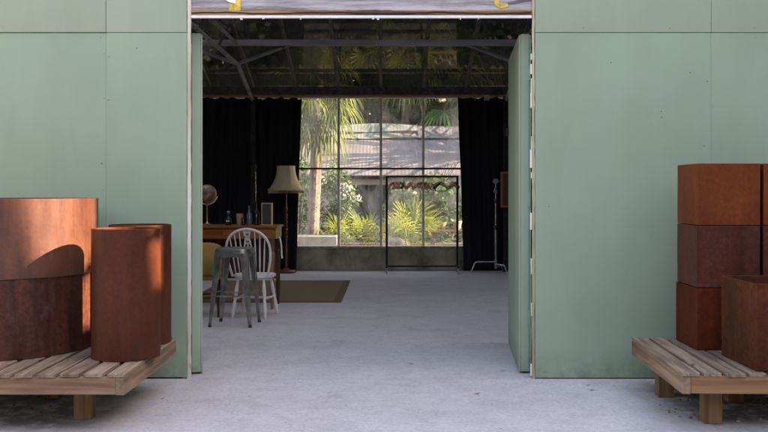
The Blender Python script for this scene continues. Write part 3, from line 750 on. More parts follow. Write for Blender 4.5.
# ------------------------------------------------------------------ white Windsor chair
def windsor():
    t = thing('spindle_chair', 'white painted hoop back spindle chair beside the wooden desk', 'chair', (-1.40, 9.40, 0), R(-8))
    # seat
    bm = B(); n = 40; rg = []
    def outline(sc, z):
        out = []
        for k in range(n):
            th = 2*math.pi*k/n; c, s_ = math.cos(th), math.sin(th)
            q = (abs(c)**3+abs(s_)**3)**(-1/3)
            wid = .215 if s_ > 0 else .215-.03*abs(s_)
            out.append(bm.verts.new((sc*wid*c*q, sc*.205*s_*q, z)))
        return out
    for sc, z in ((.01, .408), (.9, .405), (.985, .415), (1, .43), (.985, .441), (.9, .438), (.4, .430), (.01, .428)): rg.append(outline(sc, z))
    for i in range(len(rg)-1):
        for k in range(n): bm.faces.new((rg[i][k], rg[i][(k+1) % n], rg[i+1][(k+1) % n], rg[i+1][k]))
    obj('seat', bm, M_chair, t, smooth=True)
    # hoop
    def hp(u):   # u -1..1 -> x,z
        a = u*math.pi/2
        x = .232*math.sin(a)*(1 if abs(u) < 2 else 1)
        z = .70+.222*max(0, math.cos(a))**.9
        return x, z
    pts = []
    yb = lambda z: -.165-(z-.44)*.24
    for i in range(7):
        z = .43+.27*i/7; f = i/7; pts.append((-.185-.047*math.sin(f*math.pi/2), yb(z), z))
    for i in range(21):
        x, z = hp(-1+2*i/20); pts.append((x, yb(z), z))
    for i in range(6, -1, -1):
        z = .43+.27*i/7; f = i/7; pts.append((.185+.047*math.sin(f*math.pi/2), yb(z), z))
    bm = B(); tube(bm, pts, .0135, 10); obj('hoop', bm, M_chair, t, smooth=True)
    # spindles
    for xb, xt in ((-.145, -.185), (-.105, -.135), (-.065, -.082), (.065, .082), (.105, .135), (.145, .185)):
        zt = .70+.222*math.sqrt(max(0, 1-(xt/.232)**2))**.9
        bm = B(); P = []
        for i in range(9):
            u = i/8; z = .43+(zt-.43)*u; P.append((xb+(xt-xb)*u, yb(z), z))
        tube(bm, P, [.0055, .0065, .0078, .0085, .0085, .008, .007, .006, .005], 8); obj('spindle', bm, M_chair, t, smooth=True)
    # pierced splat
    bm = B(); th = .009
    def strip(ptsC, w0):
        """flat ribbon of width w along points in (x,z)"""
        n = len(ptsC); F = []; K = []
        for i in range(n):
            p = Vector(ptsC[i]); a = Vector(ptsC[max(0, i-1)]); b = Vector(ptsC[min(n-1, i+1)]); d = (b-a).normalized(); q = Vector((-d.y, d.x))
            w_ = w0[i] if isinstance(w0, list) else w0
            for sgn_, L in ((1, F), (-1, K)):
                e = p+q*w_/2*sgn_; L.append((bm.verts.new((e.x, yb(e.y)-th/2, e.y)), bm.verts.new((e.x, yb(e.y)+th/2, e.y))))
        for i in range(n-1):
            a, b, c, d = F[i], F[i+1], K[i+1], K[i]
            bm.faces.new((a[0], b[0], c[0], d[0])); bm.faces.new((a[1], d[1], c[1], b[1]))
            bm.faces.new((a[0], a[1], b[1], b[0])); bm.faces.new((d[0], c[0], c[1], d[1]))
    circ = lambda cx, cz, rx, rz, n=20, a0=0, a1=360: [(cx+rx*math.cos(R(a0+(a1-a0)*i/n)), cz+rz*math.sin(R(a0+(a1-a0)*i/n))) for i in range(n+1)]
    strip(circ(0, .745, .036, .036), .013)                        # wheel
    for k in range(3):
        a = R(90+120*k); strip([(0, .745), (.034*math.cos(a), .745+.034*math.sin(a))], .012)
    strip([(-.034, .90), (-.026, .865), (-.012, .84), (-.022, .81), (-.030, .775)], .016); strip([(.034, .90), (.026, .865), (.012, .84), (.022, .81), (.030, .775)], .016)
    strip([(-.03, .893), (0, .885), (.03, .893)], .022); strip([(0, .86), (0, .80)], .020); strip([(-.02, .845), (.02, .845)], .022)
    strip([(-.020, .715), (-.034, .70), (-.030, .675)], .016); strip([(.020, .715), (.034, .70), (.030, .675)], .016); strip([(-.03, .69), (.03, .69)], .02)
    strip([(0, .71), (0, .43)], [.04, .032]); strip([(-.024, .68), (-.018, .43)], .010); strip([(.024, .68), (.018, .43)], .010)
    obj('splat', bm, M_chair, t)
    # legs
    feet = {}
    for sx in (-1, 1):
        for sy in (-1, 1):
            top = Vector((sx*.135, sy*.13, .41)); ft = Vector((sx*(.175 if sy < 0 else .195), sy*.205, 0)); feet[(sx, sy)] = (top, ft)
            us = [0, .08, .2, .35, .42, .46, .5, .56, .62, .75, .9, 1]; rs = [.011, .014, .018, .021, .019, .014, .019, .014, .018, .019, .016, .012]
            bm = B(); tube(bm, [top.lerp(ft, u) for u in us], rs, 10); obj('leg', bm, M_chair, t, smooth=True)
    sp = {}
    for sx in (-1, 1):
        a = feet[(sx, -1)][0].lerp(feet[(sx, -1)][1], .52); b = feet[(sx, 1)][0].lerp(feet[(sx, 1)][1], .52)
        bm = B(); tube(bm, [a.lerp(b, u) for u in (0, .2, .5, .8, 1)], [.008, .010, .015, .010, .008], 8); obj('stretcher', bm, M_chair, t, smooth=True); sp[sx] = (a+b)/2
    bm = B(); tube(bm, [sp[-1].lerp(sp[1], u) for u in (0, .2, .5, .8, 1)], [.008, .010, .015, .010, .008], 8); obj('stretcher', bm, M_chair, t, smooth=True)
windsor()

# ------------------------------------------------------------------ mustard chair
t = thing('upholstered_chair', 'mustard yellow upholstered chair partly hidden behind the left door', 'chair', (-1.96, 9.42, 0), R(6))
def cushion(bm, cx, cy, cz, sx, sy, sz, e=4, n=24, m=14, bend=0):
    rg = []
    for j in range(m+1):
        ph = -math.pi/2+math.pi*j/m; r = []
        for k in range(n):
            th = 2*math.pi*k/n
            f = lambda v, p: math.copysign(abs(v)**p, v)
            x = f(math.cos(ph), 2/e)*f(math.cos(th), 2/e); y = f(math.cos(ph), 2/e)*f(math.sin(th), 2/e); z = f(math.sin(ph), 2/e)
            r.append(bm.verts.new((cx+sx*x, cy+sy*y+bend*x*x, cz+sz*z)))
        rg.append(r)
    for j in range(m):
        for k in range(n): bm.faces.new((rg[j][k], rg[j][(k+1) % n], rg[j+1][(k+1) % n], rg[j+1][k]))
    bmesh.ops.remove_doubles(bm, verts=bm.verts, dist=.0005)
bm = B(); cushion(bm, 0, -.20, .61, .245, .035, .17, 3.5, bend=.06); obj('backrest', bm, M_mustard, t, smooth=True)
bm = B(); cushion(bm, 0, .04, .425, .235, .22, .05, 4); obj('seat', bm, M_mustard, t, smooth=True)
for sx in (-1, 1):
    for sy in (-1, 1):
        bm = B(); tube(bm, [(sx*.17, .04+sy*.17, .39), (sx*.19, .04+sy*.205, 0)], [.019, .012], 10); obj('leg', bm, M_dkwood, t, smooth=True)
for sy in (-1, 1):
    bm = B(); tube(bm, [(-.18, .04+sy*.188, .2), (.18, .04+sy*.188, .2)], .009, 8); obj('stretcher', bm, M_dkwood, t, smooth=True)

# ------------------------------------------------------------------ desk
t = thing('wooden_desk', 'orange varnished wooden desk with drawers, against the dark left side', 'desk', (-2.07, 10.17, 0))
DX0, DX1, DY0, DY1, DZ = -.86, .83, -.27, .27, .925
bm = B(); bx(bm, DX0-.02, DX1+.02, DY0-.02, DY1+.02, DZ-.025, DZ); obj('desktop', bm, M_desk, t, bevel=.006)
bm = B(); bx(bm, DX0, DX1, DY0+.012, DY1, DZ-.145, DZ-.026); obj('carcass', bm, M_desk, t)
for i in range(3):
    a = DX0+.04+i*.545; bm = B(); bx(bm, a, a+.52, DY0, DY0+.0115, DZ-.135, DZ-.036); d = obj('drawer', bm, M_desk, t, bevel=.003)
    bm = B(); lathe(bm, [(.006, 0), (.006, .012), (.014, .020), (.010, .028), (.001, .03)], 12); bmesh.ops.rotate(bm, verts=bm.verts, matrix=Matrix.Rotation(R(90), 3, 'X'))
    bmesh.ops.translate(bm, verts=bm.verts, vec=(a+.26, DY0, DZ-.085)); obj('knob', bm, M_dkwood, d, smooth=True)
for (x, y, m) in ((DX1-.045, DY0+.035, M_legwood), (DX1-.035, DY1-.035, M_dkwood), (DX0+.04, DY0+.035, M_legwood), (DX0+.04, DY1-.035, M_dkwood)):
    bm = B(); lathe(bm, [(.012, 0), (.016, .02), (.018, .1), (.026, .2), (.022, .35), (.028, .5), (.034, .62), (.022, .64), (.03, .66), (.03, .779)], 14, (x, y, 0)); obj('leg', bm, m, t, smooth=True)
bm = B(); bx(bm, DX0+.03, DX1-.03, .2, .215, .30, .778); obj('modesty_board', bm, M_dkwood, t)
# hanging cloth on right end
bm = B(); v0 = None
for i in range(9):
    u = i/8; z = .80-.24*u; y = -.28+.05*u; x = -1.200+.006*math.sin(u*5)+.03*u
    cur = [bm.verts.new((x-.004, 10.17+y, z)), bm.verts.new((x+.006, 10.17+y+.02, z+.008))]
    if v0: bm.faces.new((v0[0], v0[1], cur[1], cur[0]))
    v0 = cur
o = obj('cloth_strip', bm, M_paper, recalc=False); sm = o.modifiers.new('t', 'SOLIDIFY'); sm.thickness = .003
tag(o, 'narrow white strip hanging down the right end of the desk', 'cloth')

# items on the desk
DT = .926
t = thing('globe', 'brown antique table globe at the left end of the desk', 'globe', (-2.05, 10.15, DT))
bm = B(); lathe(bm, [(.055, 0), (.06, .008), (.02, .02), (.008, .04), (.008, .21), (.016, .22), (.006, .235)], 20); obj('stand', bm, M_brass, t, smooth=True)
bm = B(); bmesh.ops.create_uvsphere(bm, u_segments=32, v_segments=20, radius=.108, matrix=Matrix.Translation((0, 0, .352))); obj('ball', bm, M_globe, t, smooth=True)
bm = B(); tube(bm, [(.118*math.sin(R(a)), 0, .352-.118*math.cos(R(a))) for a in range(-75, 80, 8)], .006, 8); obj('meridian_arm', bm, M_whitep, t, smooth=True)
t = thing('perfume_bottle', 'small squat black bottle with round stopper on the desk', 'bottle', (-1.80, 10.1, DT))
bm = B(); lathe(bm, [(.001, 0), (.03, 0), (.035, .01), (.035, .07), (.015, .09), (.011, .12), (.001, .12)], 20); obj('body', bm, M_blackpaint, t, smooth=True)
bm = B(); bmesh.ops.create_uvsphere(bm, u_segments=16, v_segments=10, radius=.021, matrix=Matrix.Translation((0, 0, .142))); obj('stopper', bm, simple('smoky_glass', (.10, .11, .13), .15), t, smooth=True)
bm = B(); bx(bm, -.018, -.003, -.0375, -.0345, .04, .056); bx(bm, .003, .018, -.0375, -.0345, .04, .056); obj('paper_spot', bm, M_paper, t)
o = None
bm = B(); lathe(bm, [(.001, 0), (.026, 0), (.032, .06), (.037, .13), (.033, .13), (.028, .06), (.022, .01), (.001, .01)], 24); o = obj('beaker', bm, M_tan, smooth=True); o.location = (-1.675, 10.1, DT); tag(o, 'tan stoneware beaker standing on the desk behind the chair hoop', 'beaker')
def bottle(x, y, s, m, label):
    bm = B(); lathe(bm, [(.001, 0), (.03*s, 0), (.032*s, .01), (.032*s, .12*s), (.012*s, .16*s), (.010*s, .22*s), (.013*s, .225*s), (.001, .23*s)], 20)
    o = obj('bottle', bm, m, smooth=True); o.location = (x, y, DT); tag(o, label, 'bottle', 'dark glass bottles on the desk')
bottle(-1.57, 10.13, .95, simple('clear_grey_glass', (.10, .11, .12), .1, 0, .3, 8, .7), 'grey glass bottle with pale neck on the desk')
bottle(-1.625, 10.05, .6, simple('plum_glass', (.08, .015, .03), .12, 0, .3, 8, .7), 'short plum coloured bottle beside the grey one')
bottle(-1.50, 10.2, 1.1, M_glassdark, 'tallest black glass bottle on the desk')
t = thing('picture_frame', 'thin gilt picture frame with dark picture standing on the desk', 'picture frame', (-1.365, 10.12, DT), R(14))
bm = B(); wf, hf, bt = .065, .25, .008
bx(bm, -wf, wf, -.008, .008, 0, bt); bx(bm, -wf, wf, -.008, .008, hf-bt, hf); bx(bm, -wf, -wf+bt, -.0075, .0075, bt, hf-bt); bx(bm, wf-.02, wf, -.0075, .0075, bt, hf-bt)
obj('frame', bm, M_brass, t)
bm = B(); bx(bm, -wf+bt, wf-.02, .001, .004, bt, hf-bt); obj('picture', bm, M_blackpaint, t)
bm = B(); tube(bm, [(0, .004, .16), (0, .09, .004)], .004, 6); obj('strut', bm, M_brass, t)

# ------------------------------------------------------------------ floor lamp
t = thing('floor_lamp', 'standard lamp with fringed cream shade in front of the black curtain', 'lamp', (-1.64, 14.42, 0))
bm = B(); n = 48
prof = []
for i in range(15):
    u = i/14; prof.append((.282-.137*(1-(1-u)**2.2), 1.335+.385*u))
rg = []
for (r, z) in prof:
    rg.append([bm.verts.new((r*(1+.012*math.cos(12*2*math.pi*k/n))*math.cos(2*math.pi*k/n), r*(1+.012*math.cos(12*2*math.pi*k/n))*math.sin(2*math.pi*k/n), z)) for k in range(n)])
for i in range(14):
    for k in range(n): bm.faces.new((rg[i][k], rg[i][(k+1) % n], rg[i+1][(k+1) % n], rg[i+1][k]))
o = obj('lamp_shade', bm, M_shade, t, smooth=True); sm = o.modifiers.new('t', 'SOLIDIFY'); sm.thickness = .003
bm = B(); n = 110; rr = random.Random(2)
for k in range(n):
    a = 2*math.pi*k/n; tube(bm, [(.283*math.cos(a), .283*math.sin(a), 1.338), (.288*math.cos(a), .288*math.sin(a), 1.338-.052-rr.uniform(0, .012))], [.0035, .0045], 5)
obj('fringe', bm, simple('tan_fringe', (.42, .31, .18), .85), t)
bm = B(); lathe(bm, [(.286, 0), (.290, .006), (.286, .03), (.282, .03), (.283, 0)], 48, (0, 0, 1.325), closed=True); obj('trim', bm, simple('pale_gimp_braid', (.60, .50, .32), .8, 0, .5, 60), t)
bm = B(); pp = []
lathe(bm, [(.014, 0), (.022, .05), (.016, .1), (.02, .3), (.013, .34), (.013, .46)], 16, (0, 0, .07)); lathe(bm, [(.018, 0), (.026, .03), (.012, .07), (.012, .5)], 16, (0, 0, 1.0))
for s_ in (0, math.pi):
    tube(bm, [(.012*math.cos(a*2*math.pi/10+s_), .012*math.sin(a*2*math.pi/10+s_), .52+.48*a/40) for a in range(41)], .012, 8)
obj('barley_twist_pole', bm, simple('mahogany', (.12, .045, .025), .3), t, smooth=True)
bm = B(); lathe(bm, [(.17, .012), (.175, .03), (.16, .045), (.06, .055), (.03, .08), (.001, .08)], 32); lathe(bm, [(.14, 0), (.15, .012), (.001, .0121)], 32)
obj('base', bm, simple('mahogany_base', (.16, .06, .035), .3), t, smooth=True)
bm = B(); tube(bm, [(0, 0, 1.48), (0, 0, 1.60)], .014, 8); bmesh.ops.create_uvsphere(bm, u_segments=12, v_segments=8, radius=.03, matrix=Matrix.Translation((0, 0, 1.62))); obj('bulb', bm, simple('unlit_bulb', (.7, .7, .66), .3), t, smooth=True)
bm = B()
for k in range(3): tube(bm, [(0, 0, 1.71), (.143*math.cos(k*2.094), .143*math.sin(k*2.094), 1.715)], .003, 5)
tube(bm, [(0, 0, 1.65), (0, 0, 1.715)], .004, 5)
obj('shade_carrier', bm, M_brass, t)

# ------------------------------------------------------------------ clothes rail and hangers
RX0, RX1, RY, RZ = -.02, 1.115, 14.40, 1.565
t = thing('clothes_rail', 'black wheeled clothes rail with wooden hangers in front of the glazing', 'clothes rail', (.547, RY, 0))
def rb(name, *a): 
    bm = B(); bx(bm, *a); return obj(name, bm, M_black, t, bevel=.003)
hw = (RX1-RX0)/2; q = .018
rb('top_rail', -hw+.0185, hw-.0185, -q, q, RZ-.032, RZ)
for sx in (-1, 1):
    rb('post', sx*hw-q, sx*hw+q, -q, q, .1225, RZ)
    rb('foot_bar', sx*hw-q, sx*hw+q, -.24, .24, .094, .122)
    for sy in (-1, 1):
        bm = B(); lathe(bm, [(.001, -.012), (.031, -.012), (.034, -.006), (.034, .006), (.031, .012), (.001, .012)], 20); bmesh.ops.rotate(bm, verts=bm.verts, matrix=Matrix.Rotation(R(90), 3, 'Y')@Matrix.Rotation(R(0), 3, 'X'))
        bmesh.ops.translate(bm, verts=bm.verts, vec=(sx*hw, sy*.22, .034)); c_ = obj('caster', bm, M_caster, t, smooth=True)
        bm = B(); bx(bm, sx*hw-.018, sx*hw-.014, sy*.22-.018, sy*.22+.018, .03, .088); bx(bm, sx*hw+.014, sx*hw+.018, sy*.22-.018, sy*.22+.018, .03, .088); bx(bm, sx*hw-.018, sx*hw+.018, sy*.22-.018, sy*.22+.018, .0885, .0935); obj('fork', bm, M_chrome, c_)
rb('bottom_bar', -hw+.0185, hw-.0185, -q, q, .095, .121)
def hanger_mesh(kind):
    t_ = None
    bm = B(); pts = []
    for i in range(13):
        u = -1+2*i/12; pts.append((u*.21, 0, -.122-.085*abs(u)**1.2))
    rg = []
    for i, p in enumerate(pts):
        u = abs(-1+2*i/12); hh = .022*(1-.3*u); tt = .010+.008*u
        rg.append([bm.verts.new((p[0], sy*tt, p[2]+sz*hh)) for sy, sz in ((-1, -1), (1, -1), (1, 1), (-1, 1))])
    for i in range(12):
        for k in range(4): bm.faces.new((rg[i][k], rg[i][(k+1) % 4], rg[i+1][(k+1) % 4], rg[i+1][k]))
    bm.faces.new(rg[0]); bm.faces.new(rg[-1])
    return bm
hook_pts = [(0, 0, -.115), (0, 0, -.035), (0, .004, -.028)] + [(.0+.022*math.sin(R(a)), 0, -.004+.022*-math.cos(R(a))) for a in range(20, 270, 25)]
def wire_hanger_bm():
    bm = B(); tube(bm, [(-.2, 0, -.16), (0, 0, -.07), (.2, 0, -.16), (-.2, 0, -.16)], .0025, 5); return bm
hang0 = None
spec = [(.09, 74), (.125, 80), (.16, 70), (.195, 77), (.23, 72), (.385, 76), (.42, 66), (.52, 74), (.56, 62), (.60, 78), (.64, 68), (.70, 58), (.84, 52), (1.04, 76), (1.075, 68), (1.10, 80)]
rr = random.Random(9)
ORD = 'first second third fourth fifth sixth seventh eighth ninth tenth eleventh twelfth thirteenth fourteenth fifteenth last'.split()
for i, (dx, ang) in enumerate(spec):
    lab = 'wooden clothes hanger on the black rail, '+ORD[i]+' wooden one counting from its left end'
    if hang0 is None:
        h0 = thing('wooden_hanger', lab, 'hanger', (0, 0, 0), 0, 'wooden hangers on the clothes rail')
        obj('shoulder_bar', hanger_mesh(0), M_hanger, h0, smooth=False, bevel=.004)
        bm = B(); tube(bm, hook_pts, .0022, 5); obj('hook', bm, M_hook, h0, smooth=True)
        hang0 = h0; o = h0
    else: o = dup(hang0, (0, 0, 0), 0, lab)
    o.location = (RX0+dx, RY, RZ+.004); o.rotation_euler = (0, R(rr.uniform(-5, 5)), R((ang+rr.uniform(-8, 8))*rr.choice((1, -1))))
# black trousers clip hangers
for (dx, ang, lab) in ((.275, 80, 'black velvet hanger hooked on the rail between wooden ones'), (.87, 55, 'black plastic hanger near the right end of the rail')):
    t = thing('black_hanger', lab, 'hanger', (RX0+dx, RY, RZ+.004), R(ang))
    bm = hanger_mesh(0); bx(bm, -.17, .17, -.004, .004, -.26, -.25); bx(bm, -.172, -.162, -.004, .004, -.25, -.19); bx(bm, .162, .172, -.004, .004, -.25, -.19); obj('shoulder_bar', bm, M_black, t)
    bm = B(); tube(bm, hook_pts, .0022, 5); obj('hook', bm, M_black, t, smooth=True)
t = thing('wire_bundle', 'bundle of thin black wires leaning on the right end of the rail', 'wires', (RX0+.90, RY, RZ))
bm = B()
for k in range(5):
    tube(bm, [(-.03+.02*k, .0, -.10), (-.01+.03*k, -.01, .0), (.05+.05*k, -.02, .19+.03*math.sin(k*2))], .0035, 5)
obj('wire', bm, M_black, t)

# ------------------------------------------------------------------ chrome stand
t = thing('light_stand', 'chrome light stand with turtle base beside the black curtain', 'stand', (1.715, 14.25, 0))
bm = B(); tube(bm, [(0, 0, .12), (0, 0, .72)], .015, 12); tube(bm, [(0, 0, .72), (0, 0, 1.16)], .012, 12); tube(bm, [(0, 0, 1.16), (0, 0, 1.50)], .009, 12); obj('column', bm, M_chrome, t, smooth=True)
for z, s_ in ((.70, 1), (1.12, 1.1)):
    bm = B(); lathe(bm, [(.02, 0), (.028, .01), (.028, .055), (.02, .065)], 14, (0, 0, z)); tube(bm, [(0, -.02, z+.03), (-.0, -.065, z+.03)], .006, 6); lathe(bm, [(.001, -.012), (.022, -.012), (.022, .012), (.001, .012)], 12, (0, -.075, z+.03)); obj('collar', bm, M_black, t, smooth=True)
bm = B(); bx(bm, -.03, .03, -.02, .02, 1.44, 1.51); tube(bm, [(-.05, 0, 1.47), (.05, 0, 1.47)], .012, 8); tube(bm, [(-.01, 0, 1.36), (-.035, -.03, 1.30)], .012, 8); bx(bm, -.022, .022, -.022, .022, 1.28, 1.33); obj('grip_head', bm, M_chrome, t, bevel=.004)
for k, (a, z) in enumerate(((182, .19), (-62, .15), (62, .11))):
    c, s_ = math.cos(R(a)), math.sin(R(a)); L = .30 if k == 0 else .22
    bm = B(); tube(bm, [(.02*c, .02*s_, z), (L*c, L*s_, z), ((L+.03)*c, (L+.03)*s_, z-.015), ((L+.10)*c, (L+.10)*s_, .012)], .0115, 10); obj('leg', bm, M_chrome, t, smooth=True)
bm = B(); tube(bm, [(0, 0, .08), (0, 0, .22)], .022, 12); obj('base_socket', bm, M_chrome, t, smooth=True)
t = thing('wooden_picture', 'wooden framed panel seen at the edge of the right door', 'picture frame', (1.99, 14.5, 1.05))
bm = B(); bx(bm, -.17, .17, -.012, .012, .0, .03); bx(bm, -.17, .17, -.012, .012, .55, .58); bx(bm, -.17, -.13, -.012, .012, .03, .55); bx(bm, .13, .17, -.012, .012, .03, .55); obj('frame', bm, m_wood('frame_wood', (.26, .11, .04), (.42, .2, .08), 2), t)
bm = B(); bx(bm, -.13, .13, -.003, .003, .03, .55); obj('panel', bm, simple('dim_canvas', (.10, .06, .035), .8), t)

# ------------------------------------------------------------------ rug
t = thing('rug', 'flat brown woven rug with darker bound edge on the concrete', 'rug', (-1.475, 11.8, 0))
bm = B(); bx(bm, -.83, .83, -1.18, 1.18, .0005, .008); obj('woven_field', bm, M_rug, t)
bm = B(); bx(bm, -.925, .925, -1.28, -1.181, .0005, .0095); bx(bm, -.925, .925, 1.181, 1.28, .0005, .0095); bx(bm, -.925, -.831, -1.18, 1.18, .0005, .0095); bx(bm, .831, .925, -1.18, 1.18, .0005, .0095); obj('binding', bm, M_rugb, t)

# ------------------------------------------------------------------ garden plants
def fan_leaf(bm, base, tip_dir, L, R_, nl, rr, droop=.3, wid=.012):
    """petiole from base along tip_dir (length L), fan of nl blades radius R_"""
    d = tip_dir.normalized(); side = d.cross(Vector((0, 0, 1)))
    if side.length < .05: side = Vector((1, 0, 0))
    side.normalize(); up = side.cross(d)
    hub = base + d*L + Vector((0, 0, -droop*L*.25))
    mid = base + d*L*.55
    for a, b, w_ in ((base, mid, .006), (mid, hub, .005)):
        v = [bm.verts.new(a-side*w_), bm.verts.new(a+side*w_), bm.verts.new(b+side*w_), bm.verts.new(b-side*w_)]; bm.faces.new(v)
    for k in range(nl):
        a = R(-115+230*(k+.5)/nl)+rr.uniform(-.03, .03)
        e = d*math.cos(a)+side*math.sin(a)
        r = R_*rr.uniform(.86, 1.05)*(.78+.22*math.cos(a))
        nrm = up; w_ = wid*r/.4
        p1 = hub+e*r*.5+up*(.05*r); p2 = hub+e*r*.8+Vector((0, 0, -droop*r*.18)); p3 = hub+e*r+Vector((0, 0, -droop*r*.55))
        q = e.cross(up).normalized()*w_
        a0 = bm.verts.new(hub); b0, b1 = bm.verts.new(p1-q), bm.verts.new(p1+q); c0, c1 = bm.verts.new(p2-q*.7), bm.verts.new(p2+q*.7); t0 = bm.verts.new(p3)
        bm.faces.new((a0, b0, b1)); bm.faces.new((b0, c0, c1, b1)); bm.faces.new((c0, t0, c1))
def low_palm(x, y, size, n, seed, label, zb=0):
    t = thing('fan_palm', label, 'palm', (x, y, zb), 0, 'low fan palms outside the window'); rr = random.Random(seed)
    bm = B(); lathe(bm, [(.07, -.03), (.08, .1), (.05, .22), (.001, .26)], 12); obj('trunk', bm, M_bark, t, smooth=True)
    bm = B()
    for i in range(n):
        az = 2.4*i+rr.uniform(-.2, .2); el = R(20+62*((i+.5)/n))
        d = Vector((math.cos(az)*math.cos(el), math.sin(az)*math.cos(el), math.sin(el)))
        fan_leaf(bm, Vector((0, 0, .18)), d, size*rr.uniform(.5, .75), size*rr.uniform(.45, .62), 15, rr, .22)
    obj('crown', bm, M_fan, t, recalc=False)
low_palm(-.36, 16.4, .82, 12, 3, 'yellow green fan palm in the middle of the window view')
low_palm(.42, 16.3, .98, 14, 4, 'largest yellow green fan palm, behind the clothes rail')
low_palm(-.92, 16.7, .72, 9, 5, 'small pale fan palm just right of the palm trunk')
def palm_tree(x, y, h, cr, n, seed, label, droop=.9, tr=.11, m=M_palm, zlo=-70, bark=None):
    t = thing('palm_tree', label, 'palm', (x, y, 0), 0, 'palm trees behind the workshop'); rr = random.Random(seed)
    bm = B(); n_ = 26; pts = []; rs = []
    for i in range(n_+1):
        u = i/n_; pts.append((.10*math.sin(u*2), 0, -.05+h*u)); rs.append(tr*(1.15-.25*u)*(1+.08*(i % 2)))
    tube(bm, pts, rs, 14)
    for i in range(260):   # shaggy fibre stubs
        z = rr.uniform(.2, h); a = rr.uniform(0, 6.28); xo = .10*math.sin(z/h*2); rad = tr*1.02
        p = Vector((xo+rad*math.cos(a), rad*math.sin(a), z)); e = Vector((math.cos(a), math.sin(a), .9))*rr.uniform(.02, .05); q = Vector((-math.sin(a), math.cos(a), 0))*.015
        bm.faces.new([bm.verts.new(p-q), bm.verts.new(p+q), bm.verts.new(p+e)])
    obj('trunk', bm, bark or M_bark, t, recalc=False)
    bm = B(); top = Vector((.10*math.sin(2), 0, h))
    for i in range(n):
        az = 2.4*i+rr.uniform(-.3, .3); el = R(zlo+(78-zlo)*((i+.5)/n))
        d = Vector((math.cos(az)*math.cos(el), math.sin(az)*math.cos(el), math.sin(el)))
        fan_leaf(bm, top+Vector((0, 0, -.15+.3*i/n)), d, cr*rr.uniform(.45, .6), cr*rr.uniform(.45, .6), 22, rr, droop, .013)
    obj('crown', bm, m, t, recalc=False)
palm_tree(-1.46, 17.0, 3.30, 1.08, 40, 1, 'palm with pale shaggy trunk at the left of the window', 1.15, .10)
palm_tree(.36, 23.6, 5.4, 1.6, 34, 2, 'taller palm seen dimly through the roof glass', .8, .10, M_leaf_mid, bark=M_bark2)
palm_tree(1.75, 23.4, 4.2, 1.7, 30, 6, 'palm with dark crown at the upper right of the window', .9, .10, M_leaf_mid, bark=M_bark2)
palm_tree(4.3, 20.9, 3.6, 1.5, 26, 7, 'palm on the far right whose fronds shade the shed roof', .9, .12, M_palm, bark=M_bark2)
palm_tree(6.3, 22.4, 4.9, 1.6, 26, 8, 'tall palm farthest to the right beyond the shed', .9, .12, M_palm, bark=M_bark2)

def foliage(bm, c, rad, n, size, rr, shell=.5, flat=.75):
    for i in range(n):
        while True:
            v = Vector((rr.uniform(-1, 1), rr.uniform(-1, 1), rr.uniform(-1, 1)))
            if shell < v.length < 1: break
            if v.length < 1 and rr.random() < .2: break
        p = Vector(c)+Vector((v.x*rad[0], v.y*rad[1], v.z*rad[2]))
        a = Vector((rr.uniform(-1, 1), rr.uniform(-1, 1), rr.uniform(-.8, .5))).normalized(); b = a.cross(Vector((rr.uniform(-1, 1), rr.uniform(-1, 1), rr.uniform(-1, 1)))).normalized()
        s_ = size*rr.uniform(.6, 1.3); b *= s_*.32; a *= s_
        bm.faces.new([bm.verts.new(p), bm.verts.new(p+a*.5+b), bm.verts.new(p+a), bm.verts.new(p+a*.5-b)])
def tree(name, x, y, h, r, n, seed, label, m, leaf=.16, cl=14, base=.35, trunk=.13, cat='tree', group=None):
    t = thing(name, label, cat, (x, y, 0), 0, group); rr = random.Random(seed)
    bm = B(); tube(bm, [(0, 0, -.1), (.05, .03, h*.3), (-.04, .05, h*.6), (0, 0, h*.85)], [trunk*1.3, trunk, trunk*.7, trunk*.2], 10)
    cs = []
    for i in range(cl):
        a = 2.4*i; u = (i+.5)/cl; zz = h*(base+(1-base)*u*.93); k = r*(1-.55*abs(u*1.6-.6))*rr.uniform(.45, .75)
        c = (k*math.cos(a), k*math.sin(a), zz); cs.append(c)
        tube(bm, [(0, 0, max(h*.12, zz-h*.22)), (c[0]*.5, c[1]*.5, zz-h*.08), c], [trunk*.4, trunk*.25, trunk*.08], 6)
    obj('trunk', bm, M_bark2, t, smooth=True)
    bm = B()
    for c in cs:
        q = r*rr.uniform(.38, .6); foliage(bm, c, (q, q, q*.75), n//cl, leaf, rr)
    obj('crown', bm, m, t, recalc=False)
    return t
GT = 'trees beyond the garden'
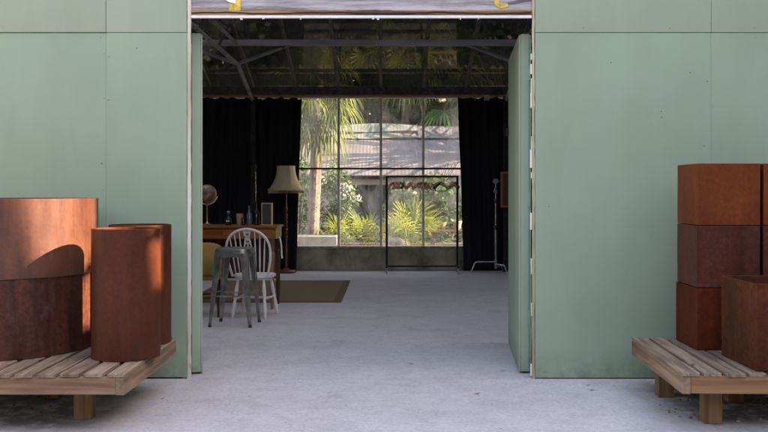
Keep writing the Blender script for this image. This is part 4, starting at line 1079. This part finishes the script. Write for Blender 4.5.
for i, (x, y, h, r, lab, m) in enumerate((
    (-5.2, 25.5, 9.5, 3.0, 'dark broad evergreen at the far left beyond the garden', M_leaf_dk),
    (-1.6, 26.5, 11.0, 3.2, 'tall dark evergreen straight behind the palm trunk', M_leaf_dk),
    (1.9, 25.8, 10.0, 3.0, 'tall dark evergreen behind the shed roof on the right', M_leaf_dk),
    (5.4, 26.0, 10.5, 3.2, 'dark evergreen at the far right beyond the garden', M_leaf_dk),
    (-8.8, 26.0, 10.5, 3.2, 'dark evergreen left of all the others, hidden by curtain', M_leaf_dk),
    (9.0, 26.5, 10.5, 3.2, 'dark evergreen right of all the others, hidden by curtain', M_leaf_dk),
    (-3.4, 28.6, 8.5, 2.8, 'dark evergreen filling the gap left of the palm crown', M_leaf_dk),
    (.3, 28.2, 8.0, 2.8, 'dark evergreen directly behind the ridge of the shed', M_leaf_dk),
    (3.6, 28.6, 8.5, 2.8, 'dark evergreen filling the gap behind the right end of the shed', M_leaf_dk),
    (.2, 31, 14.5, 3.8, 'highest dark evergreen, rearmost above the roof glass', M_leaf_dk),
    (-4.5, 31.5, 14, 3.8, 'high dark evergreen at the rear left above the roof glass', M_leaf_dk),
    (5.0, 31.5, 14, 3.8, 'high dark evergreen at the rear right above the roof glass', M_leaf_dk))):
    tree('evergreen_tree', x, y, h, r, 9000, 40+i, lab, m, .26, 20, .10, .2, group=GT)
def shrub(x, y, h, r, n, seed, label, m, leaf=.09, flowers=0, zb=0):
    t = thing('shrub', label, 'shrub', (x, y, zb), 0, 'garden shrubs'); rr = random.Random(seed)
    bm = B()
    for i in range(7):
        a = i*.9; tube(bm, [(0, 0, -.05), (r*.3*math.cos(a), r*.3*math.sin(a), h*.5), (r*.6*math.cos(a), r*.6*math.sin(a), h*.85)], [.015, .01, .004], 5)
    obj('stems', bm, M_bark2, t)
    bm = B()
    for i in range(8):
        a = 2.4*i; c = (r*.5*math.cos(a)*rr.uniform(.5, 1), r*.5*math.sin(a)*rr.uniform(.5, 1), h*(.25+.65*i/8)); foliage(bm, c, (r*.55, r*.55, h*.22), n//8, leaf, rr, .3)
    obj('foliage', bm, m, t, recalc=False)
    for (fx, fy, fz, fr) in (flowers or []):
        bm = B()
        for j in range(48):
            v = Vector((rr.gauss(0, 1), rr.gauss(0, 1), rr.gauss(0, 1))).normalized()*fr*rr.uniform(.85, 1.05); v.z *= .75
            Mx = Matrix.Translation(Vector((fx, fy, fz))+v) @ v.to_track_quat('Z', 'Y').to_matrix().to_4x4()
            s_ = .02
            bm.faces.new([bm.verts.new(Mx @ Vector(p)) for p in ((-s_, 0, 0), (0, -s_, .004), (s_, 0, 0), (0, s_, .004))])
        obj('flower_head', bm, M_flower, t, recalc=False)
shrub(-1.0, 18.2, 1.9, .55, 1500, 60, 'tall green shrub with white flower heads left of centre', M_leaf_mid, .09,
      [(.22, -.4, 1.32, .13), (.08, -.45, 1.22, .10), (.36, -.4, 1.18, .12), (-.35, -.42, 1.52, .13), (.12, -.4, 1.42, .09)])
shrub(-1.9, 18.4, 2.3, .6, 1500, 61, 'leafy green shrub behind the palm trunk', M_leaf_mid)
shrub(1.05, 17.7, 1.65, .62, 2000, 62, 'bushy dark green shrub at the right of the window', M_leaf_mid, .10)
shrub(.35, 18.5, 1.5, .5, 1200, 63, 'green shrub rising behind the largest fan palm', M_leaf_mid, .10)
shrub(1.7, 17.9, 1.5, .5, 1200, 64, 'green shrub at the right edge hidden by curtain', M_leaf_mid, .10)
shrub(-2.6, 17.6, 2.0, .6, 1200, 65, 'green shrub at the left edge hidden by curtain', M_leaf_mid, .10)
# trough, planters, stone
t = thing('stone_trough', 'pale grey trough planter at the foot of the palm', 'planter', (-1.45, 16.2, 0))
bm = B(); bx(bm, -.62, .55, -.2, .2, .02, .52); obj('trough_body', bm, simple('pale_zinc', (.42, .44, .46), .7, 0, .25, 5), t, bevel=.02)
bm = B(); bx(bm, -.57, .50, -.16, .16, .519, .525); obj('soil', bm, M_soil, t)
bm = B(); bmesh.ops.create_icosphere(bm, subdivisions=3, radius=.12, matrix=Matrix.Diagonal((1.3, 1, .7, 1)))
for v in bm.verts: v.co *= 1+.25*mnoise.noise(v.co*8)
o = obj('garden_stone', bm, simple('pale_boulder', (.5, .47, .44), .9, 0, .2, 8), smooth=True); o.location = (.15, 15.75, .42); tag(o, 'pale rounded stone on the planting bed by the sill', 'stone')
bm = B(); bx(bm, -6, 6, 15.35, 19.4, -.02, .32); o = obj('planting_bed', bm, M_soil); o['kind'] = 'structure'
t = thing('plank_bench', 'low timber bench carrying pots at the right of the garden', 'bench', (1.25, 16.6, .32))
bm = B(); bx(bm, -.5, .6, -.14, .14, .24, .275); obj('seat_plank', bm, M_fascia_x, t)
for sx in (-.42, .52):
    bm = B(); bx(bm, sx-.04, sx+.04, -.1, .1, 0, .2395); obj('leg', bm, M_leg, t)
for i, (xx, sc, lab) in enumerate(((1.0, 1, 'small clay pot at the left end of the garden bench'), (1.28, 1.15, 'clay pot in the middle of the garden bench'), (1.6, .95, 'small clay pot at the right end of the garden bench'))):
    bm = B(); lathe(bm, [(.001, 0), (.05*sc, 0), (.075*sc, .12*sc), (.082*sc, .12*sc), (.082*sc, .145*sc), (.07*sc, .145*sc), (.06*sc, .02), (.001, .02)], 20)
    o = obj('clay_pot', bm, simple('pale_clay', (.36, .27, .2), .85), smooth=True); o.location = (xx, 16.6, .5955); tag(o, lab, 'pot', 'clay pots on the garden bench')

# ------------------------------------------------------------------ shed
t = thing('garden_shed', 'low shed with pale corrugated roof and dark doorway behind the plants', 'shed', (0, 20, 0))
def corr(x0, x1, y0, z0, y1, z1, m, amp=.018, pitch=.14, wob=0):
    bm = B(); nx = int((x1-x0)/pitch*6); cols = []
    for i in range(nx+1):
        x = x0+(x1-x0)*i/nx; row = []
        for k in range(9):
            u = k/8; row.append(bm.verts.new((x, y0-20+(y1-y0)*u, z0+(z1-z0)*u+amp*math.cos(2*math.pi*x/pitch)+wob*math.sin(x*3.1+k*.3))))
        cols.append(row)
    for i in range(nx):
        for k in range(8): bm.faces.new((cols[i][k], cols[i+1][k], cols[i+1][k+1], cols[i][k+1]))
    o = obj('roof', bm, m, t, smooth=True); sm = o.modifiers.new('t', 'SOLIDIFY'); sm.thickness = .006; return o
corr(-6, 6, 19.5, 1.66, 21.62, 2.58, M_corr, .0025, .08)
o = corr(-6, .72, 21.55, 2.60, 21.85, 2.745, M_corr2, .0025, .08, wob=.02); o['label'] = 'green tinted upper roof sheets'
o = corr(-6, .72, 21.80, 2.775, 22.15, 2.98, M_corr2, .0025, .08, wob=.02); o['label'] = 'green tinted upper roof sheets'
o = corr(.73, 6, 21.55, 2.60, 22.15, 2.93, M_corr, .0025, .08)
bm = B(); bx(bm, -6, 6, 22.2-20, 22.3-20, 0, 2.85); bx(bm, -6, -1.05, -.3, -.2, 0, 1.58); bx(bm, .15, 6, -.3, -.2, 0, 1.58); bx(bm, -1.05, .15, -.3, -.2, 1.46, 1.58)
obj('wall', bm, simple('grey_render', (.33, .31, .29), .9, 0, .25, 3), t)
bm = B(); bx(bm, -1.05, .15, 1.0, 1.05, 0, 2.1); obj('dark_interior_wall', bm, simple('opening_shade_black', (.02, .02, .022), .9), t)  # near-black wall painted in for the darkness inside the shed opening
bm = B(); bx(bm, -.45, -.40, -.28, -.22, .0, 1.459); obj('door_mullion', bm, M_transom, t)

# ------------------------------------------------------------------ added buildings that shade the yard and shape the sun patch (right, out of frame)
def block(x0, x1, y0, y1, h, label, wins):
    t = thing('added_brick_blocker', label, 'building', (x0, y0, 0), 0, 'added sun blocking buildings, out of view on the right')
    bm = B(); bx(bm, 0, x1-x0, 0, y1-y0, -.1, h); obj('wall', bm, M_brick, t)
    bm = B(); bx(bm, -.12, x1-x0+.12, -.0, y1-y0, h+.001, h+.15); obj('roof', bm, M_timberdark, t)
    for (y, z) in wins:
        bm = B(); bx(bm, -.03, -.002, y-.45, y+.45, z, z+1.2); f = obj('window', bm, M_whitep, t)
        bm = B(); bx(bm, -.036, -.031, y-.38, y+.38, z+.07, z+1.13); obj('pane', bm, M_glassdark, f)
HX = 7.2
yc = 5.40-(HX+1.9)*math.tan(R(-SUN_AZ))      # where the shaft of sun passes the building line
block(HX, HX+5, -9, yc-.55, 7.6, 'added brick sun blocker, out of view on the right, nearer the camera', [(2, 1), (5, 1), (8, 1), (2, 4.2), (5, 4.2), (8, 4.2)])
block(HX, HX+5, yc+.26, 14.8, 8.5, 'added brick sun blocker, out of view alongside the workshop on the right', [(9.5, 1), (9.5, 4.2)])
zb = .50+(HX+1.9)*math.tan(R(SUN_EL))
t = thing('added_link_blocker', 'added brick infill between the two sun blockers, out of view', 'building', (HX, yc, 0))  # added infill, cuts off the lower part of the sun shaft
bm = B(); bx(bm, .05, 1.0, -.548, .258, -.1, zb); obj('wall', bm, M_brick, t)
bm = B(); bx(bm, .05, .25, -.548, .258, 6.75, 8.35); obj('added_gap_cap', bm, M_brick, t)  # added cap over the gap, keeps sun off the upper wall

# small tree added right of the frame so its branch dapples the sun on the tall tubes
t = thing('added_dapple_tree', 'slim tree added out of view right of the square planters to dapple the sun', 'tree', (4.9, 3.7, 0)); rr = random.Random(77)
bm = B(); tube(bm, [(0, 0, -.05), (.03, .02, 1.6), (-.02, .08, 3.2), (-.08, .2, 4.6)], [.07, .055, .045, .02], 10)
tube(bm, [(-.01, .06, 3.0), (-.15, .4, 3.9), (-.28, .85, 4.23), (-.3, 1.5, 4.27), (-.3, 1.9, 4.35)], [.035, .032, .03, .026, .012], 8)
tube(bm, [(0, .04, 2.6), (.3, -.3, 3.4), (.5, -.6, 4.3)], [.03, .025, .01], 8)
obj('trunk', bm, M_bark2, t, smooth=True)
bm = B(); foliage(bm, (-.3, 1.0, 4.27), (.12, .75, .10), 90, .10, rr, 0); foliage(bm, (.45, -.5, 4.4), (.7, .7, .7), 700, .11, rr, .1); foliage(bm, (-.1, .0, 4.9), (.6, .5, .4), 350, .11, rr, .1)
obj('crown', bm, M_leaf_mid, t, recalc=False)

# dark building added behind the camera to cut the low sky light
t = thing('added_rear_blocker', 'added dark building out of view behind the camera, blocking low sky light', 'building', (-2, -20, 0))
bm = B(); bx(bm, -20, 16, -8, 6, -.1, 6.6); obj('wall', bm, simple('dark_cladding', (.07, .06, .05), .8, 0, .3, 2), t)
bm = B(); bx(bm, -20.3, 16.3, -8.3, 6.3, 6.601, 6.8); obj('roof', bm, M_timberdark, t)
for k in range(6):
    bm = B(); bx(bm, -17+k*5.4, -15+k*5.4, 6.002, 6.04, 1, 2.6); f = obj('window', bm, M_whitep, t)
    bm = B(); bx(bm, -16.9+k*5.4, -15.1+k*5.4, 6.041, 6.05, 1.1, 2.5); obj('pane', bm, M_glassdark, f)

# leafless whippy tree right of the shed: its long branches streak the shed roof with shadow
t = thing('bare_tree', 'leafless whippy tree right of the garden shed behind the curtain', 'tree', (2.75, 20.7, 0)); rr = random.Random(5)
bm = B(); tube(bm, [(0, 0, -.05), (.05, 0, 1.2), (0, .05, 2.4)], [.09, .075, .05], 10)
for i in range(60):
    z0 = rr.uniform(1.9, 2.5); a = rr.choice((1, -1)); dy = rr.uniform(.5, 1.5)*a; dz = rr.uniform(.6, 2.4); dx = rr.uniform(-.9, 1.2)
    tube(bm, [(0, 0, z0), (dx*.3, dy*.35, z0+dz*.55), (dx*.7, dy*.75, z0+dz*.95), (dx, dy*1.15, z0+dz)], [.035, .032, .028, .018], 5)
obj('trunk', bm, M_bark2, t, smooth=True)

t = thing('added_left_blocker', 'added dark building out of view on the left, blocking sky light', 'building', (-8.5, -8, 0))  # unseen building added to darken the left wall and pallet
bm = B(); bx(bm, -4, 0, -4, 10.5, -.1, 5.2); obj('wall', bm, simple('black_stained_boards', (.045, .04, .035), .85, 0, .3, 2), t)
bm = B(); bx(bm, -4.2, .25, -4.2, 10.7, 5.201, 5.35); obj('roof', bm, M_timberdark, t)
bm = B(); bx(bm, .002, .06, 2, 4.4, 0, 2.4); obj('door', bm, M_dkwood, t)
